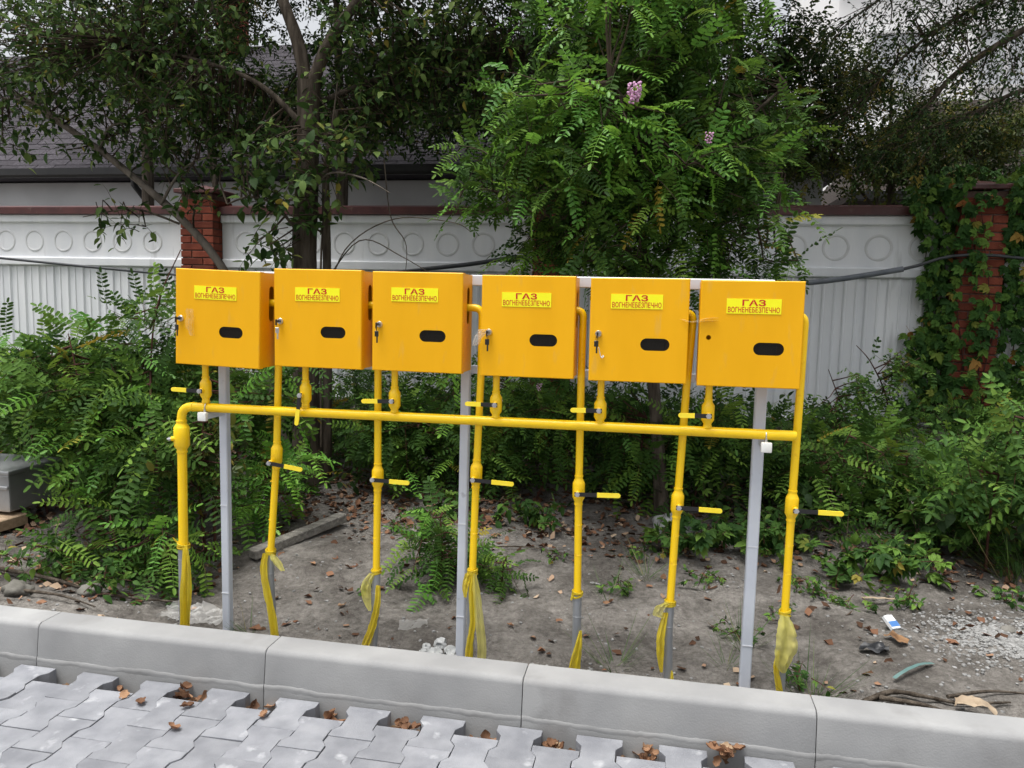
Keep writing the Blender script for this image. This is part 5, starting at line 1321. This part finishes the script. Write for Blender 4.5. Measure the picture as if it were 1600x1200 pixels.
for (x, y, r, s, lb) in [(.62, 3.06, .10, .55, 'broad-leaved weed behind the kerb right of the rightmost pipe'), (.40, 3.50, .12, .5, 'broad-leaved weed right of the right grey post'), (-.15, 3.85, .12, .5, 'broad-leaved weed right of the fourth outlet pipe'),
                         (.95, 3.95, .15, .55, 'broad-leaved weed above the cigarette pack'), (-1.55, 4.35, .08, .45, 'small bright weed right of the timber offcut'), (.75, 4.05, .14, .5, 'broad-leaved weed right of the rightmost pipe valve'), (.28, 4.05, .12, .5, 'broad-leaved weed left of the right grey post'),
                         (-.50, 4.15, .10, .42, 'low weed between the middle post and fourth outlet pipe'), (-1.38, 3.55, .07, .38, 'tiny weed left of the second outlet pipe sleeve'), (1.25, 4.0, .14, .55, 'leafy weed between the gravel and the palmate weeds'),
                         (.62, 3.72, .09, .42, 'low weed right of the rightmost pipe above its tape'), (-.02, 4.35, .14, .5, 'leafy weed behind the fourth outlet pipe handle'), (1.75, 4.15, .14, .6, 'leafy weed above the gravel near the grass tuft')]:
    shrub('small_weed', (x, y), [(x, y, ground_h(x, y) + .04, r, r, .03)], lb, 'weed', 'leaf_weed', 900, [], s=s, single=30, L=(.05, .1), n=(3, 5), tipmat=None, cat='weed', group='small weeds on the bare soil', link=False)

# ------------------------------------------------------------------ litter and debris
def litter():
    lv = Leaves()
    n = 0
    while n < 13000:
        x = random.uniform(-6, 3.6); y = random.uniform(2.8, 6.5); b = .06 + .9 * sstep(4.1, 4.7, y) + .35 * sstep(-2.0, -2.6, x)
        if random.random() > b * (.55 + .9 * max(0, fbm(x * 1.6, y * 1.6, 9.1) + .35)): continue
        n += 1
        lv.add((x, y, ground_h(x, y) + .006), Vector((random.uniform(-1, 1), random.uniform(-1, 1), random.gauss(0, .15))), Vector((random.gauss(0, .3), random.gauss(0, .3), 1)), random.uniform(.6, 1.8), 'flake', 'leaf_litter')
    for _ in range(230):
        x = random.uniform(-4, 3.0); y = random.uniform(2.85, 5.3)
        if y < 4.2 and random.random() < .85: continue
        lv.add((x, y, ground_h(x, y) + .008), Vector((random.uniform(-1, 1), random.uniform(-1, 1), 0)), Vector((random.gauss(0, .4), random.gauss(0, .4), 1)), random.uniform(.45, .85), 'dry', 'leaf_dry')
    root = empty('leaf_litter', (-.5, 4.5, -.05), 'scattered brown leaf litter on the soil', 'leaf litter'); root['kind'] = 'stuff'
    lv.build(root, 0, rest='litter_leaves')
litter()

def lump(c, r, seed, sub=2, flat=.7, rough=.35):
    bm = bmesh.new(); bmesh.ops.create_icosphere(bm, subdivisions=sub, radius=1)
    vs = []
    for v in bm.verts:
        k = 1 + rough * noise.noise(v.co * 1.3 + Vector((seed, 0, 0))) + rough * .5 * noise.noise(v.co * 3.5 + Vector((0, seed, 0)))
        vs.append(Vector((v.co.x * r * k, v.co.y * r * k, v.co.z * r * k * flat)) + Vector(c))
    bm.verts.index_update(); fs = [[v.index for v in f.verts] for f in bm.faces]; bm.free(); return vs, fs
def stuff_stones(name, label, n, region, rmin, rmax, material, seed):
    rd = random.Random(seed); mb = MB()
    for k in range(n):
        x, y = region(rd); z = ground_h(x, y); v, f = lump((x, y, z + .002), rd.uniform(rmin, rmax), k, 1, .7); mb.add(v, f)
    o = mb.build(name, material); tag(o, label, 'gravel', kind='stuff')
def greg(rd):
    a, q = rd.uniform(0, 6.283), min(1.5, abs(rd.gauss(0, .62))); return 1.55 + math.cos(a) * q * .44 + .1 * q, 3.58 + math.sin(a) * q * .34
stuff_stones('gravel_patch', 'patch of pale grey gravel on the soil at right', 4200, greg, .003, .0105, 'gravel', 3)
stuff_stones('pebbles', 'small pebbles and crumbs scattered on the bare soil', 900, lambda rd: (rd.uniform(-3.5, 2.2), 2.76 + 1.9 * rd.random() ** 1.3), .003, .010, 'gravel', 4)
for (x, y, r, lb) in [(-3.05, 3.42, .075, 'rounded grey rock under the left shrub'), (-2.93, 3.02, .06, 'grey stone touching the kerb at left'), (-2.62, 3.12, .05, 'small grey stone behind the kerb left of the supply pipe'), (-3.25, 3.1, .07, 'dark stone at the left edge behind the kerb'), (1.60, 3.72, .03, 'pale pebble on the gravel at the right edge'), (.12, 4.72, .13, 'pale grey mound of soil and cement at the locust trunk')]:
    mb = MB(); mb.add(*lump((x, y, ground_h(x, y) + r * .25), r, x * 7, 3, .65, .4)); o = mb.build('rock', 'rock' if 'mound' not in lb else 'cement_lump', None, 80); tag(o, lb, 'rock', 'stones lying on the soil')
def cement():
    root = empty('cement_crumbs', (-.86, 3.02, -.15), 'heap of broken grey cement crumbs by the middle post', 'rubble'); mb = None
    for k in range(16):
        a, q = random.uniform(0, 6.28), random.random() * .075; x, y = -.87 + math.cos(a) * q * 1.5, 3.03 + math.sin(a) * q
        mb = MB(); mb.add(*lump((x, y, ground_h(x, y) + .012 + .02 * (1 - q / .075)), random.uniform(.014, .032), k, 2, .8, .6)); mb.build('crumb', 'cement_lump', root)
cement()
def plank(name, a, b, w, t, material, label, cat):
    a, b = Vector(a), Vector(b); d = b - a; L = d.length; q = d.to_track_quat('X', 'Z')
    mb = MB(); mb.box((0, 0, 0), (L, w, t), bevel=.006)
    for i, v in enumerate(mb.v): mb.v[i] = tuple(q @ Vector(v) + (a + b) / 2 + Vector((0, 0, t / 2 - .006 + .004 * noise.noise(Vector(v) * 9))))
    o = mb.build(name, material); return tag(o, label, cat)
plank('timber_offcut', (-2.16, 3.80, ground_h(-2.16, 3.80) + .02), (-1.88, 4.40, ground_h(-1.88, 4.40) + .03), .07, .055, 'old_timber', 'grey weathered timber offcut lying on the soil below the first cabinet', 'timber')
plank('wooden_board', (-4.6, 3.95, ground_h(-4.6, 3.9) + .04), (-3.75, 3.86, ground_h(-3.75, 3.86) + .03), .22, .07, 'fresh_timber', 'pale wooden board under the metal bin at the left edge', 'board')
def bin_():
    x1, y0, z0 = -3.66, 3.86, ground_h(-3.7, 3.9) + .105
    root = empty('metal_bin', (-4.0, 4.1, z0), 'galvanised metal bin half hidden at the left edge', 'bin')
    b = MB(); b.box((-4.13, 4.08, z0 + .115), (.70, .40, .23), bevel=.012, seg=2); b.build('body', 'galvanised', root)
    l = MB(); l.box((-4.13, 4.08, z0 + .243), (.74, .44, .026), bevel=.008, seg=2); l.build('lid', 'galvanised', root)
    h = MB(); h.box((-4.13, 3.872, z0 + .15), (.70, .012, .022), bevel=.004); h.build('rib', 'galvanised', root)
bin_()
def root_twigs(name, pts, r0, label, cat='root'):
    P = [Vector((x, y, ground_h(x, y) + dz)) for x, y, dz in pts]; root = empty(name, P[0], label, cat, 'roots and sticks on the soil')
    limb(root, P, r0, r0 * .3, 'bark', 'stick', 7, .3)
    return root
root_twigs('dead_root', [(.78, 2.93, .012), (.90, 2.96, .03), (1.0, 2.90, .025), (1.12, 2.90, .012), (1.3, 2.95, .015)], .012, 'dark dead root behind the kerb at right')
root_twigs('dead_root', [(.86, 2.94, .02), (.98, 2.86, .02), (1.08, 2.80, .012)], .011, 'short dark root branch touching the right kerb')
root_twigs('dry_stick', [(1.08, 2.92, .02), (1.25, 3.0, .02), (1.42, 3.03, .02)], .008, 'straight dry stick pointing right behind the kerb')
root_twigs('dry_stick', [(-3.3, 3.2, .03), (-2.9, 3.18, .03), (-2.5, 3.12, .02), (-2.15, 3.22, .02)], .012, 'long dark stick along the soil under the left shrub')
root_twigs('dry_stick', [(-2.9, 3.02, .02), (-2.65, 2.98, .03), (-2.45, 2.95, .02)], .009, 'thin stick behind the kerb left of the supply pipe')
root_twigs('dry_stick', [(-2.75, 3.65, .04), (-2.45, 3.75, .10), (-2.2, 3.9, .16)], .012, 'pale slanting stick under the left shrub')
root_twigs('dry_stick', [(-1.0, 4.2, .01), (-.7, 4.25, .012), (-.4, 4.22, .01)], .006, 'thin stick on the leaf litter behind the middle post')
def pack():
    x, y = 1.075, 3.60; z = ground_h(x, y) + .030; root = empty('cigarette_pack', (x, y, z), 'small white and blue cigarette pack lying on the soil at right', 'packet')
    q = Matrix.Rotation(.5, 3, 'Z') @ Matrix.Rotation(.55, 3, 'X')
    m1 = MB(); m1.box((x, y, z), (.046, .070, .020), q, .002); m1.build('box', 'pack_white', root)
    m2 = MB(); m2.box(Vector((x, y, z)) + q @ Vector((0, -.012, .0105)), (.045, .028, .0015), q); m2.build('print_band', 'pack_blue', root)
pack()
def sheet(name, x, y, w, h, rz, amp, material, label, cat, nx=10, ny=8, lift=.0, seed=0, bow=.0):
    mb = MB(); vs = []
    for j in range(ny + 1):
        for i in range(nx + 1):
            u, v = (i / nx - .5) * w, (j / ny - .5) * h
            px = x + u * math.cos(rz) - v * math.sin(rz); py = y + u * math.sin(rz) + v * math.cos(rz)
            z = ground_h(px, py, False) + lift + .012 + amp * (abs(noise.noise(Vector((u * 18, v * 18, seed)))) + .5 * abs(noise.noise(Vector((u * 45, v * 45, seed))))) + bow * math.sin(math.pi * i / nx)
            vs.append((px + amp * .6 * noise.noise(Vector((u * 30, v * 30, seed + 3))), py, z))
    mb.add(vs, [(j * (nx + 1) + i, j * (nx + 1) + i + 1, (j + 1) * (nx + 1) + i + 1, (j + 1) * (nx + 1) + i) for j in range(ny) for i in range(nx)])
    o = mb.build(name, material, None, 180 if 'film' in material else 50); return tag(o, label, cat)
sheet('black_scrap', .93, 3.30, .10, .07, -.5, .04, 'black_plastic', 'crumpled black plastic scrap on the soil at right', 'scrap', lift=.01, seed=2)
sheet('teal_strip', 1.03, 3.13, .22, .016, .62, .004, 'teal_plastic', 'faded teal plastic strip on the soil at right', 'strip', nx=16, ny=2, seed=5, lift=.005, bow=.012)
sheet('cardboard_scrap', 1.14, 2.83, .13, .06, -.25, .03, 'cardboard', 'torn curled cardboard scrap against the right kerb', 'scrap', lift=.012, seed=7, bow=.02)
sheet('cardboard_scrap', 1.12, 3.98, .16, .02, .1, .01, 'cardboard', 'narrow pale strip of card above the cigarette pack', 'scrap', nx=10, ny=2, seed=17)
sheet('dry_bark', 1.05, 3.44, .045, .10, .4, .03, 'rust_scrap', 'rust-brown bark piece below the cigarette pack', 'scrap', seed=9)
sheet('plastic_film', -2.06, 3.12, .30, .16, .1, .05, 'film_clear', 'crumpled clear plastic film behind the left post', 'plastic film', nx=22, ny=16, seed=11)
sheet('plastic_film', -1.05, 3.25, .13, .10, .3, .03, 'film_clear', 'small clear plastic film right of the second outlet pipe', 'plastic film', nx=12, ny=10, seed=12)

# dead leaves caught in the gaps of the paving
CL_ = [(-1.725, 2.54, 9, 'dry leaf clump in the paving gap left of the first kerb joint pair'), (-1.86, 2.56, 3, 'few dry leaves against the kerb in the left part'), (-1.46, 2.53, 4, 'dry leaf clump in the paving gap at the second kerb joint'), (-.845, 2.53, 9, 'dry leaf clump in the paving gap left of the middle kerb joint'),
       (-.575, 2.53, 5, 'dry leaf clump in the paving gap just before the middle kerb joint'), (-.295, 2.53, 7, 'dry leaf clump in the paving gap right of the middle kerb joint'), (.0, 2.53, 8, 'dry leaf clump in the second paving gap right of the middle joint'), (-2.01, 2.53, 5, 'dry leaf clump in a paving gap at far left'),
       (-1.145, 2.53, 3, 'two or three dry leaves in a paving gap below the first kerb stone'), (.275, 2.55, 8, 'dark dry leaf clump draped over the rightmost visible paver'), (-2.30, 2.53, 2, 'dry leaves in the leftmost paving gap')]
for (x, y, n, lb) in CL_:
    root = empty('dry_leaf_clump', (x, y, -.236), lb, 'dry leaves', 'dry leaves in the paving gaps')
    top = 'draped' in lb
    n = int(n * 1.7)
    for k in range(n):
        kx = random.randrange(6); zz = (-.156 + .0015 * k if top else -.228 + .0035 * k)
        q = Quaternion(rvec(), random.uniform(0, 2.0)) @ Quaternion((0, 0, 1), random.uniform(0, 6.28))
        inst('dry_leaf', leaf_mesh('dry', kx, 'leaf_dry'), root, (x + random.gauss(0, .026), y + random.gauss(0, .018), zz), q, (random.uniform(.45, .95),) * 3)
for (x, y, lb) in [(-1.335, 2.41, 'dry curled leaf lying on the pavers below the second kerb joint'), (-1.84, 2.43, 'dry leaf lying on the pavers at left below the kerb'), (-1.93, 2.47, 'reddish leaf lying on the pavers nearest the left gap'), (-1.63, 2.44, 'small dry leaf on the pavers between two gaps'), (-1.58, 2.28, 'pale dry leaf on the pavers near the bottom left')]:
    o = bpy.data.objects.new('dry_leaf', leaf_mesh('dry', random.randrange(6), 'leaf_dry')); COL.objects.link(o); o.location = (x, y, -.160); o.rotation_euler = (random.uniform(-.3, .3), random.uniform(-.3, .3), random.uniform(0, 6)); o.scale = (.7,) * 3
    tag(o, lb, 'leaf', 'loose dry leaves on the pavers')
